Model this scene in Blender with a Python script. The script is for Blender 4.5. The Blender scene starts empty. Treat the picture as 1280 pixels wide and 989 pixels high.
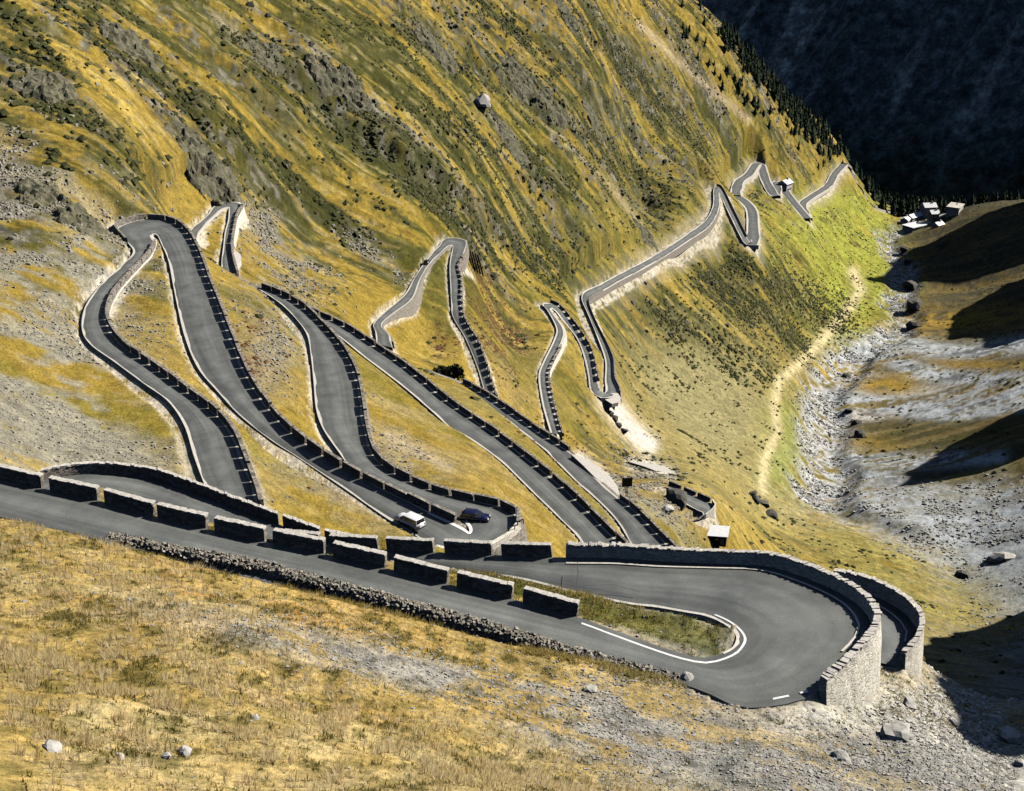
import bpy, bmesh, math, random, time
import numpy as np
from mathutils import Vector, Matrix
T0 = time.time()
random.seed(7); RNG = np.random.default_rng(7)
C = bpy.context.scene.collection
SC = bpy.context.scene

# ------------------------------------------------------------------ camera, sky, sun, exposure
F, CX, CY, PITCH = 1500.0, 640.0, 494.5, math.radians(24.0)
cam = bpy.data.cameras.new("camera"); cam_o = bpy.data.objects.new("camera", cam); C.objects.link(cam_o)
cam.sensor_width = 36.0; cam.lens = 36.0 * F / 1280.0
cam.clip_start = 0.5; cam.clip_end = 12000
cam_o.rotation_euler = (math.radians(90) - PITCH, 0, 0)
SC.camera = cam_o

SUN_AZ, SUN_EL = math.radians(22.0), math.radians(38.0)      # azimuth measured from +X towards +Y
SUN = Vector((math.cos(SUN_EL) * math.cos(SUN_AZ), math.cos(SUN_EL) * math.sin(SUN_AZ), math.sin(SUN_EL)))
w = bpy.data.worlds.new("World"); SC.world = w; w.use_nodes = True
nt = w.node_tree
bg = nt.nodes['Background']
sky = nt.nodes.new('ShaderNodeTexSky'); sky.sky_type = 'NISHITA'; sky.sun_disc = False
sky.sun_elevation = SUN_EL; sky.sun_rotation = math.radians(90) - SUN_AZ
sky.altitude = 2500; sky.air_density = 1.0; sky.dust_density = 0.6; sky.ozone_density = 1.0
nt.links.new(sky.outputs[0], bg.inputs[0]); bg.inputs[1].default_value = 0.05
sl = bpy.data.lights.new("sun", 'SUN'); sl.energy = 5.0; sl.angle = math.radians(0.5); sl.color = (1.0, 0.95, 0.86)
sun_o = bpy.data.objects.new("sun", sl); C.objects.link(sun_o)
sun_o.rotation_euler = SUN.to_track_quat('Z', 'Y').to_euler()
SC.view_settings.view_transform = 'Standard'; SC.view_settings.look = 'None'
SC.view_settings.exposure = 0.5; SC.view_settings.gamma = 1.0
SC.cycles.max_bounces = 4; SC.cycles.diffuse_bounces = 0; SC.cycles.glossy_bounces = 1

# ------------------------------------------------------------------ surveying: sight lines of the photograph to points in the place
cp, sp = math.cos(PITCH), math.sin(PITCH)
def ray(u, v):
    a = (np.asarray(u, float) - CX) / F; b = (CY - np.asarray(v, float)) / F
    return a, cp + sp * b, -sp + cp * b
def at_z(u, v, z):
    a, dy, dz = ray(u, v); t = z / dz
    return np.stack([a * t, dy * t, np.broadcast_to(z, np.shape(t))], -1)
def at_y(u, v, y):
    a, dy, dz = ray(u, v); t = y / dy
    return np.stack([a * t, np.broadcast_to(y, np.shape(t)), dz * t], -1)
def proj(p):
    p = np.asarray(p); d = p[..., 1] * cp - p[..., 2] * sp; up = p[..., 1] * sp + p[..., 2] * cp
    d = np.where(np.abs(d) < 1e-3, 1e-3, d)
    return CX + F * p[..., 0] / d, CY - F * up / d

def catmull(P, n):
    """n points evenly spaced in parameter-length along a Catmull-Rom curve through rows of P"""
    P = np.asarray(P, float); m = len(P)
    Q = np.vstack([2 * P[0] - P[1], P, 2 * P[-1] - P[-2]])
    t = np.linspace(0, m - 1 - 1e-9, n); i = t.astype(int); f = (t - i)[:, None]
    a, b, c, d = Q[i], Q[i + 1], Q[i + 2], Q[i + 3]
    return 0.5 * (2 * b + (c - a) * f + (2 * a - 5 * b + 4 * c - d) * f ** 2 + (3 * b - a - 3 * c + d) * f ** 3)
def cumlen(P):
    return np.concatenate([[0], np.cumsum(np.linalg.norm(np.diff(P, axis=0), axis=1))])
def resample(P, n, key=None):
    s = cumlen(P if key is None else key); t = np.linspace(0, s[-1], n)
    return np.stack([np.interp(t, s, P[:, k]) for k in range(P.shape[1])], -1)

# road sections: (left edge u,v, right edge u,v), heights keyed at section numbers
ROADS = {}
def road(name, rows, zkeys):
    R = np.array(rows, float); n = len(R)
    mid = (R[:, :2] + R[:, 2:]) / 2
    s = cumlen(mid)
    ks = sorted(zkeys); z = np.interp(s, [s[k] for k in ks], [zkeys[k] for k in ks])
    L = at_z(R[:, 0], R[:, 1], z); Rr = at_z(R[:, 2], R[:, 3], z)
    both = catmull(np.hstack([L, Rr]), n * 10)
    length = cumlen((both[:, :3] + both[:, 3:]) / 2)[-1]
    step = max(0.7, np.linalg.norm(both[len(both) // 2, :3]) * 0.006)
    m = max(12, int(length / step))
    both = resample(both, m, (both[:, :3] + both[:, 3:]) / 2)
    # section number along the resampled rows, so that walls can be placed between sections
    sec3 = (L + Rr) / 2
    ROADS[name] = dict(L=both[:, :3], R=both[:, 3:], M=(both[:, :3] + both[:, 3:]) / 2, sec=sec3)
    return ROADS[name]
road('near', [
 (-60,584,-60,630),(0,598,0,646),(51,610,51,660),(120,625,115,677),(189,644,185,696),(255,660,250,712),(330,677,325,730),
 (404,692,398,747),(481,710,475,766),(559,730,552,784),(640,749,632,804),(721,771,712,822),(760,785,755,830),(810,803,805,841),
 (850,816,845,852),(880,822,888,868),(900,818,925,884),(914,811,972,882),(919,804,1016,868),(920,796,1066,824),(914,788,1091,788),
 (905,781,1076,759),(893,775,1045,739),(878,770,1003,721),(855,766,959,708),(820,760,900,705),(785,756,830,702),(745,748,772,698),
 (710,740,709,697),(660,727,640,695),(610,718,580,692),(560,710,520,689),(510,702,465,686),(460,696,405,682),(410,690,352,676),(360,684,300,668)],
 {0:-35.3, 17:-38.8, 26:-39.4, 35:-41.6})
road('third', [
 (40,622,52,601),(70,612,85,595),(110,612,120,592),(150,617,155,594),(185,628,195,600),(225,645,240,615),(280,665,290,634),(335,682,347,655),(392,700,402,675),(455,716,465,690)],
 {0:-43.6, 9:-46.5})
road('lower_bend', [
 (1020,780,1040,731),(1045,783,1072,738),(1065,790,1100,748),(1078,798,1130,766),(1086,806,1147,788),(1086,815,1142,812),(1075,824,1122,834)],
 {0:-46.6, 6:-47.6})
road('second_pair', [
 (262,620,324,634),(255,605,320,618),(242,570,306,580),(230,532,289,540),(210,502,264,513),(180,480,232,489),(142,452,190,458),
 (112,430,155,434),(102,410,136,410),(107,382,133,388),(127,355,146,362),(152,332,170,335),(166,316,186,318),(160,304,192,303),
 (146,287,189,296),(164,278,190,294),(187,274,192,293),(213,277,197,295),(233,290,202,306),(248,317,210,325),(260,350,216,355),
 (273,382,222,385),(288,420,231,422),(304,460,247,460),(322,492,272,490),(352,530,300,520),(389,560,338,550),(432,587,375,574),
 (482,613,430,611),(537,640,480,646),(568,654,520,670),(580,660,548,688),(586,665,592,692),(586,661,628,676),(582,655,645,660),
 (574,649,648,648),(560,643,633,636),(540,635,605,629),(515,624,577,623),(485,608,548,616),(455,594,518,604),(437,583,496,594),
 (423,565,469,572),(404,537,458,543),(395,512,453,510),(392,480,447,477),(389,450,436,450),(384,420,421,427),(371,400,406,410),
 (352,381,380,385),(332,367,352,369),(312,356,325,359)],
 {0:-54, 14:-58, 32:-64, 51:-70})
road('left_bend', [
 (232,294,244,303),(242,284,252,286),(258,270,270,268),(266,259,279,261),(279,253,284,259.5),(295,252.5,286,259.5),(303,257,286,263),(295,272,285,275),
 (291,290,281,290),(289,306,279,308),(290,320,277,325),(293,334,277,338),(296,344,280,348)], {0:-72.5, 5:-74, 12:-76})
road('fourth', [
 (385,388,380,400),(398,394,400,403),(417,402,412,412),(438,413,429,425),(468,433,452,444),(498,453,481,466),(528,476,508,487),(558,501,537,512),(588,522,563,535),
 (618,542,592,552),(656,571,627,578),(696,603,662,612),(731,636,697,646),(756,661,719,668),(780,684,735,690),(802,704,750,708)], {0:-76.2, 15:-86})
road('fifth', [
 (533,462,541,472),(580,480,572,486),(598,489,590,495),(618,501,610,508),(646,521,634,526),(674,541,656,543),(697,555,680,562),(715,568,692,574),
 (744,597,720,602),(772,622,748,627),(796,641,770,650),(820,666,784,672),(838,684,796,692),(858,704,812,712)], {0:-94, 13:-88})
road('middle_bend', [
 (471,430,491,435),(470,424,489,427),(469,414,487,419),(467,404,477,407),(482,389,488,395),(505,369,516,373),(517,349,527,346),(532,326,540,327),(549,307,559,309),
 (556,298,563,307),(570,297,565,307),(583,301,566,309),(579,320,563,322),(572,333,562,336),(576,352,563,356),(576,375,564,378),
 (580,400,566,396),(598,430,582,424),(610,465,596,458),(618,492,605,488),(624,506,611,504)], {0:-97, 10:-104, 20:-113})
road('hut_bend', [
 (836,606,836,622),(846,610,848,625),(864,618,862,633),(884,626,874,639),(892,632,880,642),(892,638,876,646),(880,648,864,652)], {0:-121, 6:-123})
road('far_zigzag', [
 (688,541,703,545),(684,528,699,534),(677,502,690,500),(673,470,685,470),(679,452,690,454),(692,425,703,428),(695,410,705,412),(684,388,692,393),
 (677,380,689,388),(686,378,690,386),(699,383,696,391),(711,397,702,400),(730,423,720,422),(740,443,729,444),(746,471,735,470),(750,485,737,486),
 (752,490,744,495),(756,491,759,498),(757,486,774,491),(756,475,768,474),(756,450,766,450),(746,420,757,428),(735,393,744,402),(727,374,736,380),
 (731,364,740,373),(749,356,754,364),(771,344,776,351),(800,329,805,336),(830,312,834,319),(858,293,863,300),(881,276,887,283),
 (891,257,899,261),(892,237,899,243),(897,232,900,241),(904,238,900,243),(917,264,911,267),(933,296,927,299),(938,303,933,306)],
 {0:-132, 9:-140, 17:-152, 24:-160, 33:-195, 37:-206})
FAR = [
 ([(931,300),(937,306),(941,303),(941.5,285),(940,264),(932,253),(922,246)], -206, -215),
 ([(919,244),(924,227),(936,218),(945,205.5),(951,206),(957,225),(967,243),(970,245)], -217, -234),
 ([(969,245),(971,240),(971,228),(978,230),(982,240),(992,253),(1003,266),(1009,273)], -235, -252),
 ([(1009,273),(1003,256),(1014,246),(1035,232),(1044,217),(1055,205)], -253, -285),
 ([(1056,204),(1063,210),(1070,227),(1079,240),(1091,258),(1114,265)], -287, -352)]
for i, (pts, z0, z1) in enumerate(FAR):
    p = np.array(pts, float); s = cumlen(p); z = z0 + (z1 - z0) * s / s[-1]
    P = catmull(at_z(p[:, 0], p[:, 1], z), len(p) * 10)
    m = max(8, int(cumlen(P)[-1] / 5)); P = resample(P, m)
    T = np.gradient(P, axis=0); T[:, 2] = 0; T /= np.linalg.norm(T, axis=1)[:, None]
    N = np.stack([-T[:, 1], T[:, 0], 0 * T[:, 0]], -1)
    hw = 4.2
    ROADS['far%d' % i] = dict(L=P + N * hw, R=P - N * hw, M=P)
for r in ROADS.values():
    r['hw'] = np.linalg.norm((r['L'] - r['R'])[:, :2], axis=1) / 2

# ------------------------------------------------------------------ ground heights: thin-plate surface through surveyed points
def sm(a, b, x):
    t = np.clip((x - a) / (b - a), 0, 1); return t * t * (3 - 2 * t)
# (u, v, y): a sight line and how far north its ground point lies
GP = [
 # slope above the first road (foreground)
 (0,700,48.5),(0,800,37),(0,989,23),(300,780,44),(300,880,34),(320,989,26.5),(640,850,46.5),(640,989,31),(850,890,46.5),(900,930,43),(1000,989,37),
 (1000,900,47.5),(1100,925,49),(1200,930,55),(1270,955,56),(1280,989,46),(1160,985,41),(640,1150,20),(100,1150,16),(1200,1150,28),(640,1500,10),(0,1500,8),(1280,1500,13),
 (1125,872,54.5),(1165,868,63),(1150,850,66),(-100,700,50),(-150,900,26),
 # left slope
 (-60,560,80),(0,565,86),(0,500,104),(0,400,134),(0,300,171),(0,200,205),(0,100,243),(0,0,288),(60,350,160),(60,450,128),(60,540,102),
 (-120,300,160),(-120,100,220),(-120,500,98),
 (180,550,110),(200,590,101),(170,200,237),(170,100,292),(170,0,352),(100,240,198),(230,240,262),(280,200,290),(400,300,306),(400,200,350),(400,100,402),(400,0,468),(330,300,276),
 (500,250,352),(500,350,306),(440,360,270),(600,200,452),(600,100,540),(600,0,650),(650,300,440),(750,300,512),(750,200,598),(750,100,705),(750,0,830),(640,430,345),(530,420,280),
 (870,180,815),(860,100,920),(800,250,668),(860,0,1060),(915,50,1090),(960,95,1165),(1000,130,1230),(1040,170,1300),(950,150,1010),(1000,190,1090),(900,60,1020),
 # towards the valley floor
 (850,330,600),(900,330,650),(900,380,572),(850,450,482),(800,500,412),(900,500,470),(950,550,440),(850,550,365),(900,600,330),(950,650,330),(1000,690,310),(1000,600,430),
 (700,560,275),(640,600,222),(790,560,330),(1050,480,620),(1040,560,505),(1010,630,395),(1070,370,860),(1110,300,1120),(1150,262,1352),(1000,330,800),(1060,280,1060),(1000,430,660),(960,480,520),
 (1100,700,335),(1150,740,300),(1050,660,365),(1200,720,345),(1240,740,320),
 # right side of the valley
 (1120,420,725),(1130,350,930),(1200,480,600),(1280,480,552),(1280,410,700),(1200,400,790),(1200,330,985),(1280,300,1000),(1250,262,1130),(1210,262,1230),(1150,560,500),(1280,560,455),(1280,640,392),(1150,640,395),(1280,700,345),
 (1280,770,290),(1200,800,262),(1250,850,215),(1285,900,185),
 (1360,480,520),(1360,600,400),(1360,800,250),(1360,400,680),(1360,300,930)]
GP = np.array(GP, float)
P_gp = at_y(GP[:, 0], GP[:, 1], GP[:, 2])
# ground that the photograph does not show (behind walls and crests), straight in place coordinates
P_hid = np.array([
 (0,100,-68.5),(20,100,-72),(-14,90,-58.5),(42,105,-79),(10,120,-80),(60,130,-105),(40,180,-140),
 (24,80,-55),(38,64,-50),(40,90,-70),(52,70,-62),(50,110,-92),(55,160,-132),(75,120,-115),(90,95,-95),(100,60,-62),(110,90,-85),(140,140,-125),
 (260,1350,-330),(330,1480,-395),(220,1300,-235),(420,1600,-470),(300,1700,-440),(600,1700,-480),(560,1400,-400),(700,1500,-430),(150,1400,-260),(100,1600,-320),
 (460,700,-185),(520,900,-200),(640,1100,-205),(400,500,-150),(300,350,-140),(240,220,-120),(180,120,-80),(140,60,-40),(60,30,-25),(90,20,-10),
 (-120,60,8),(-180,120,10),(-230,220,22),(-260,320,40),(-200,420,25),(-60,20,-2),(-40,-10,6),(30,-10,2),(-330,500,90),(-100,800,80),(0,1000,60),(-300,1000,150),(-600,600,220)], float)
P_rd = []
for n, r in ROADS.items():
    k = max(6, int(cumlen(r['M'])[-1] / max(5, np.linalg.norm(r['M'][len(r['M']) // 2]) * .05)))
    P_rd.append(r['M'][np.linspace(0, len(r['M']) - 1, k).astype(int)])
P_all = np.vstack([P_gp, P_hid] + P_rd)
def key(x, y):
    return np.stack([np.arctan2(x, np.maximum(y + 30, 1)) * 3.0, np.log(np.hypot(x, y + 30))], -1)
K = key(P_all[:, 0], P_all[:, 1]); V = P_all[:, 2] / np.hypot(P_all[:, 0], P_all[:, 1] + 30)
def phi(r2): return r2 * np.log(r2 + 1e-12)
NK = len(K)
D2 = ((K[:, None] - K[None]) ** 2).sum(-1)
A = phi(D2) + np.eye(NK) * 2e-3
Pm = np.hstack([np.ones((NK, 1)), K])
M = np.block([[A, Pm], [Pm.T, np.zeros((3, 3))]])
W = np.linalg.solve(M, np.concatenate([V, np.zeros(3)]))
def base_z(x, y):
    sh = np.shape(x); x = np.ravel(x); y = np.ravel(y); out = np.empty(len(x))
    kk = key(x, y)
    for i in range(0, len(x), 40000):
        k = kk[i:i + 40000]
        d2 = (k ** 2).sum(1)[:, None] + (K ** 2).sum(1)[None] - 2 * k @ K.T
        d2 = np.maximum(d2, 1e-9)
        out[i:i + 40000] = (phi(d2) @ W[:NK]) + W[NK] + k @ W[NK + 1:]
    return (out * np.hypot(x, y + 30)).reshape(sh)

# value noise
def vnoise(x, y, seed=0):
    xi = np.floor(x).astype(np.int64); yi = np.floor(y).astype(np.int64); xf = x - xi; yf = y - yi
    u = xf * xf * xf * (xf * (xf * 6 - 15) + 10); v = yf * yf * yf * (yf * (yf * 6 - 15) + 10)
    def h(a, b):
        n = (a * 374761393 + b * 668265263 + seed * 1442695041) & 0xffffffff
        n = ((n ^ (n >> 13)) * 1274126177) & 0xffffffff
        n = ((n ^ (n >> 16)) * 2246822519) & 0xffffffff
        return ((n ^ (n >> 15)) & 0xffff) / 32767.5 - 1.0
    a, b, c, d = h(xi, yi), h(xi + 1, yi), h(xi, yi + 1), h(xi + 1, yi + 1)
    return (a * (1 - u) + b * u) * (1 - v) + (c * (1 - u) + d * u) * v
def fbm(x, y, o=4, seed=0, gain=.5):
    s = 0; a = 1; t = 0
    for k in range(o):
        s = s + a * vnoise(x * 2 ** k + 17.3 * k, y * 2 ** k - 9.1 * k, seed + k); t += a; a *= gain
    return s / t
# ------------------------------------------------------------------ helpers: materials, meshes, tags
def link(a, b, t): t.links.new(a, b)
def new_mat(name, rough=.9, spec=.2):
    m = bpy.data.materials.new(name); m.use_nodes = True
    b = m.node_tree.nodes['Principled BSDF']; b.inputs['Roughness'].default_value = rough
    b.inputs['Specular IOR Level'].default_value = spec
    return m, m.node_tree, b
def noise_node(t, scale, detail=4, rough=.6, coord=None, dist=0):
    n = t.nodes.new('ShaderNodeTexNoise'); n.inputs['Scale'].default_value = scale; n.inputs['Detail'].default_value = detail
    n.inputs['Roughness'].default_value = rough; n.inputs['Distortion'].default_value = dist
    if coord is not None: t.links.new(coord, n.inputs['Vector'])
    return n
def ramp(t, fac, stops):
    r = t.nodes.new('ShaderNodeValToRGB'); e = r.color_ramp.elements
    while len(e) < len(stops): e.new(.5)
    for k, (p, c) in enumerate(stops):
        e[k].position = p; e[k].color = (*c, 1) if len(c) == 3 else c
    t.links.new(fac, r.inputs[0]); return r
def mixc(t, fac, a, b, mode='MIX'):
    m = t.nodes.new('ShaderNodeMix'); m.data_type = 'RGBA'; m.blend_type = mode
    for s, v in ((0, fac), (6, a), (7, b)):
        if isinstance(v, (int, float)): m.inputs[s].default_value = v
        elif isinstance(v, tuple): m.inputs[s].default_value = (*v, 1)
        else: t.links.new(v, m.inputs[s])
    return m.outputs[2]
def objcoord(t):
    g = t.nodes.new('ShaderNodeNewGeometry'); return g.outputs['Position']
def bump(t, b, h, strength=.5, dist=.1):
    n = t.nodes.new('ShaderNodeBump'); n.inputs['Strength'].default_value = strength; n.inputs['Distance'].default_value = dist
    t.links.new(h, n.inputs['Height']); t.links.new(n.outputs[0], b.inputs['Normal'])
def simple(name, dark, light, scale, rough=.9, bmp=0, bdist=.05, spec=.2, detail=5):
    m, t, b = new_mat(name, rough, spec)
    p = objcoord(t); n = noise_node(t, scale, detail, .65, p)
    r = ramp(t, n.outputs['Fac'], [(.3, dark), (.7, light)])
    link(r.outputs[0], b.inputs['Base Color'], t)
    if bmp: bump(t, b, n.outputs['Fac'], bmp, bdist)
    return m

def mesh_np(name, verts, faces, mat, parent=None, smooth=False, mats=None, midx=None):
    """one mesh object from arrays; faces may be an (n,3) / (n,4) array or a list of tuples"""
    me = bpy.data.meshes.new(name)
    verts = np.asarray(verts, np.float32)
    if isinstance(faces, np.ndarray):
        nf, k = faces.shape
        me.vertices.add(len(verts)); me.vertices.foreach_set('co', verts.ravel())
        me.loops.add(nf * k); me.loops.foreach_set('vertex_index', faces.astype(np.int32).ravel())
        me.polygons.add(nf); me.polygons.foreach_set('loop_start', np.arange(0, nf * k, k, dtype=np.int32))
        me.update(calc_edges=True)
    else:
        me.from_pydata([tuple(map(float, v)) for v in verts], [], faces)
    for m in (mats or [mat]): me.materials.append(m)
    if midx is not None: me.polygons.foreach_set('material_index', np.asarray(midx, np.int32))
    me.polygons.foreach_set('use_smooth', np.full(len(me.polygons), smooth))
    me.update()
    o = bpy.data.objects.new(name, me); C.objects.link(o)
    if parent is not None: o.parent = parent
    return o
def structure(o): o['kind'] = 'structure'; return o
def stuff(o): o['kind'] = 'stuff'; return o
def tag(o, label, cat, group=None):
    o['label'] = label; o['category'] = cat
    if group: o['group'] = group
    return o
def empty(name, loc=(0, 0, 0), rz=0, label=None, cat=None, group=None):
    o = bpy.data.objects.new(name, None); C.objects.link(o); o.location = loc; o.rotation_euler = (0, 0, rz)
    if label: tag(o, label, cat, group)
    return o
def bm_obj(name, bm, mat, parent=None, smooth=False):
    me = bpy.data.meshes.new(name); bm.normal_update(); bm.to_mesh(me); bm.free(); me.materials.append(mat)
    for p in me.polygons: p.use_smooth = smooth
    o = bpy.data.objects.new(name, me); C.objects.link(o)
    if parent is not None: o.parent = parent
    return o
def bm_box(bm, x0, x1, y0, y1, z0, z1, bev=0, seg=1):
    r = bmesh.ops.create_cube(bm, size=1)
    vs = r['verts']
    for v in vs:
        v.co = Vector((x0 + (v.co.x + .5) * (x1 - x0), y0 + (v.co.y + .5) * (y1 - y0), z0 + (v.co.z + .5) * (z1 - z0)))
    if bev:
        es = list({e for v in vs for e in v.link_edges})
        bmesh.ops.bevel(bm, geom=es, offset=bev, segments=seg, affect='EDGES', profile=.5)
    return vs
def bm_poly(bm, pts, depth, axis):
    """prism: outline pts in a plane, extruded along vector axis*depth"""
    a = [bm.verts.new(Vector(p)) for p in pts]; f = bm.faces.new(a)
    r = bmesh.ops.extrude_face_region(bm, geom=[f]); vs = [g for g in r['geom'] if isinstance(g, bmesh.types.BMVert)]
    bmesh.ops.translate(bm, vec=Vector(axis) * depth, verts=vs); return vs
def bm_cyl(bm, p, q, r0, r1=None, n=10, caps=True):
    p, q = Vector(p), Vector(q); d = q - p; r1 = r0 if r1 is None else r1
    m = Matrix.Translation((p + q) / 2) @ d.to_track_quat('Z', 'Y').to_matrix().to_4x4()
    bmesh.ops.create_cone(bm, cap_ends=caps, segments=n, radius1=r0, radius2=r1, depth=d.length, matrix=m)

# ------------------------------------------------------------------ the ground sheet
def road_fit(x, y, z):
    """cut the roads into heights z at x,y; returns heights and distance beyond the nearest road edge"""
    dist = np.full(len(x), 1e3, np.float32)
    zin = z.copy(); todo = []
    for name, r in ROADS.items():
        M, hw = r['M'], r['hw']
        pad = 22 if not name.startswith('far') else 26
        b = (x > M[:, 0].min() - pad) & (x < M[:, 0].max() + pad) & (y > M[:, 1].min() - pad) & (y < M[:, 1].max() + pad)
        idx = np.nonzero(b)[0]
        if not len(idx): continue
        best = np.full(len(idx), 1e9, np.float32); bi = np.zeros(len(idx), np.int32)
        X = x[idx].astype(np.float32); Y = y[idx].astype(np.float32)
        for k in range(len(M)):
            d = (X - M[k, 0]) ** 2 + (Y - M[k, 1]) ** 2
            m = d < best; best[m] = d[m]; bi[m] = k
        e = np.sqrt(best) - hw[bi]
        dist[idx] = np.minimum(dist[idx], e)
        rng = np.hypot(X, Y)
        todo.append((idx, e, M[bi, 2], rng))
    for idx, e, zr, rng in todo:
        o = np.maximum(e - .2, 0)
        zz = zin[idx]
        up = zr - .1 + o * 1.1
        near = e < 7
        zz = np.where(near, np.minimum(zz, up), zz)
        zin[idx] = zz
    for idx, e, zr, rng in todo:
        ins = e < .15 + rng * .0018
        zin[idx] = np.where(ins, np.minimum(zin[idx], zr - np.where(rng < 90, .07, .15 + rng * .0012)), zin[idx])
    return zin, dist

az = np.concatenate([np.linspace(-52, -27.6, 26)[:-1], np.linspace(-27.6, 28.2, 890)[:-1], np.linspace(28.2, 64, 60)])
rr = np.concatenate([np.geomspace(8, 30, 70)[:-1], np.concatenate([np.geomspace(30, 150, 250)[:-1], np.geomspace(150, 1500, 560)[:-1]]), np.geomspace(1500, 2600, 24)])
AZ, RR = np.meshgrid(np.radians(az), rr)
gx = (RR * np.sin(AZ)).ravel(); gy = (RR * np.cos(AZ)).ravel()
gz = base_z(gx, gy)
print('base', time.time() - T0)
lx, ly = .9945, -.105                                            # fall line of the left slope
gs = -ly * gx + lx * gy; gt = lx * gx + ly * gy
BED = np.array([(1205,690,330),(1110,662,372),(1052,625,405),(1040,600,440),(1020,560,500),(1016,530,540),(1030,500,575),(1052,472,630),(1082,440,685),(1112,415,745),(1132,380,830),(1128,350,930),(1118,320,1040),(1112,300,1120),(1128,280,1240),(1140,268,1340)], float)
bedp = at_y(BED[:, 0], BED[:, 1], BED[:, 2])
def bed_x(y):
    e = np.interp(y, bedp[:, 1], bedp[:, 0])
    return np.where(y < bedp[0, 1], bedp[0, 0] + .45 * (y - bedp[0, 1]), np.where(y > bedp[-1, 1], bedp[-1, 0] + .35 * (y - bedp[-1, 1]), e))
side = sm(-22, 34, gx - bed_x(gy))                            # 0 left of the stream, 1 right of it
_, dist0 = road_fit(gx, gy, gz)
free = sm(1.0, 16.0, dist0)
R_ = np.hypot(gx, gy)
pu, pv = proj(np.stack([gx, gy, gz], -1))
warp = 6 * fbm(gx / 120, gy / 120, 3, 5)
rib = 1 - np.abs(fbm((gs + warp) / 34, gt / 170, 4, 11)) * 2.2
rib2 = 1 - np.abs(fbm((gs + .4 * warp) / 11, gt / 120, 3, 23)) * 2.2
upper = sm(560, 200, pv + .42 * (pu - 640)) * (1 - side)      # rocky upper slope
upper = np.clip(upper, 0, 1); vis0 = 1 - side
crag = sm(.10, .42, fbm((gs + warp) / 20, gt / 90, 4, 31) + .12 * (upper - .5))
far_amp = np.clip(R_ / 400, .12, 1.6)
def detail(gx, gy):
    d = .45 * fbm(gx / 7, gy / 7, 4, 41) + .16 * fbm(gx / 1.6, gy / 1.6, 3, 47)
    return d
up_amp = free * (1 - side) * upper
gz = gz + up_amp * far_amp * (1.3 * (rib - .5) + .9 * (rib2 - .5))
blocky = np.floor((fbm(gs / 4.5, gt / 12, 3, 53) + .8) * 4.5) / 4.5 + .25 * fbm(gs / 1.8, gt / 2.5, 2, 57)
crag_h = crag * up_amp * np.clip(far_amp, .5, 1.4) * (.4 + 1.3 * blocky)
# cliff bands that run down the slope: the far side stands higher than the near side
def sdist(pts):
    out = np.full(len(pu), 1e9); sg = np.zeros(len(pu)); tt = np.zeros(len(pu))
    p = np.array(pts, float); L_ = cumlen(p)
    for k_, (a, b) in enumerate(zip(p[:-1], p[1:])):
        ab = b - a; t = np.clip(((pu - a[0]) * ab[0] + (pv - a[1]) * ab[1]) / (ab @ ab), 0, 1)
        d = np.hypot(pu - a[0] - t * ab[0], pv - a[1] - t * ab[1]); m = d < out
        out[m] = d[m]; sg[m] = np.sign(ab[1] * (pu[m] - a[0]) - ab[0] * (pv[m] - a[1])); tt[m] = (L_[k_] + t[m] * np.hypot(*ab)) / L_[-1]
    return out * sg, tt
CLIFFS = [([(318,84),(370,105),(420,135),(470,175),(540,225),(610,280),(690,333)], 10), ([(185,-10),(225,35),(270,70),(330,130),(400,195)], 6), 
  ([(540,50),(600,85),(650,115),(720,180)], 8), ([(620,-10),(690,50),(740,120),(810,190)], 8), ([(760,40),(820,95),(870,160)], 8), ([(225,120),(290,185),(345,240),(400,285)], 5),
  ([(470,-10),(530,40),(560,60)], 6), ([(640,220),(700,275),(760,330)], 5), ([(850,200),(890,235)], 6), ([(780,230),(830,275),(870,300)], 5)]
cliff_face = np.zeros(len(pu))
wob = 9 * fbm(gx / 16, gy / 16, 4, 81) + 3 * fbm(gx / 4, gy / 4, 3, 83)
for pts, A_ in CLIFFS:
    d, tt = sdist(pts); d = d + wob; en = sm(0, .15, tt) * sm(1, .8, tt) * free * sm(150, 230, R_) * vis0
    gz = gz + .62 * A_ * (.75 + .6 * fbm(gt / 30, gs / 30, 3, 85)) * en * sm(-5, 4, d) * np.exp(-np.maximum(d, 0) / 75)
    cliff_face = np.maximum(cliff_face, en * np.exp(-((d + 3) / 11) ** 2))
gz = gz + crag_h
gz = gz + free * np.clip(R_ / 250, .35, 3) * (.6 * fbm(gs / 16, gt / 110, 4, 61)) + sm(.2, 3, dist0) * detail(gx, gy)
# right side of the valley: gullies running down to the stream
gul = fbm((gy - .15 * gx + 10 * fbm(gx / 60, gy / 60, 2, 71)) / 30, gx / 260, 4, 73)
gz = gz + side * sm(60, 300, R_) * (7.0 * gul)
# crests of the valley side on the right, out of the picture; the low sun throws their shadows into it
S_ = np.array(SUN)
def crest_pts(lst):
    out = []
    for u, v, t_ in lst:
        i_ = np.nonzero((np.abs(pu - u) < 3) & (np.abs(pv - v) < 6))[0]
        i_ = i_[np.argmin(R_[i_] + 20 * np.hypot(pu[i_] - u, pv[i_] - v))]
        out.append(np.array([gx[i_], gy[i_], gz[i_]]) + S_ * t_)
    return np.array(out)
CRESTS = [[(1278,577,95),(1200,594,130),(1112,612,180),(1160,582,150),(1215,568,130),(1278,522,100)],
          [(1278,326,260),(1200,344,330),(1120,352,400),(1160,312,380),(1230,275,330),(1278,258,280)],
          [(1278,425,150),(1196,414,215),(1235,378,190),(1278,350,170)],
          [(1278,766,80),(1230,783,95),(1174,803,125),(1195,860,110),(1278,930,80)]]
jag = 5 * fbm(gx / 22, gy / 22, 4, 91)
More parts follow.
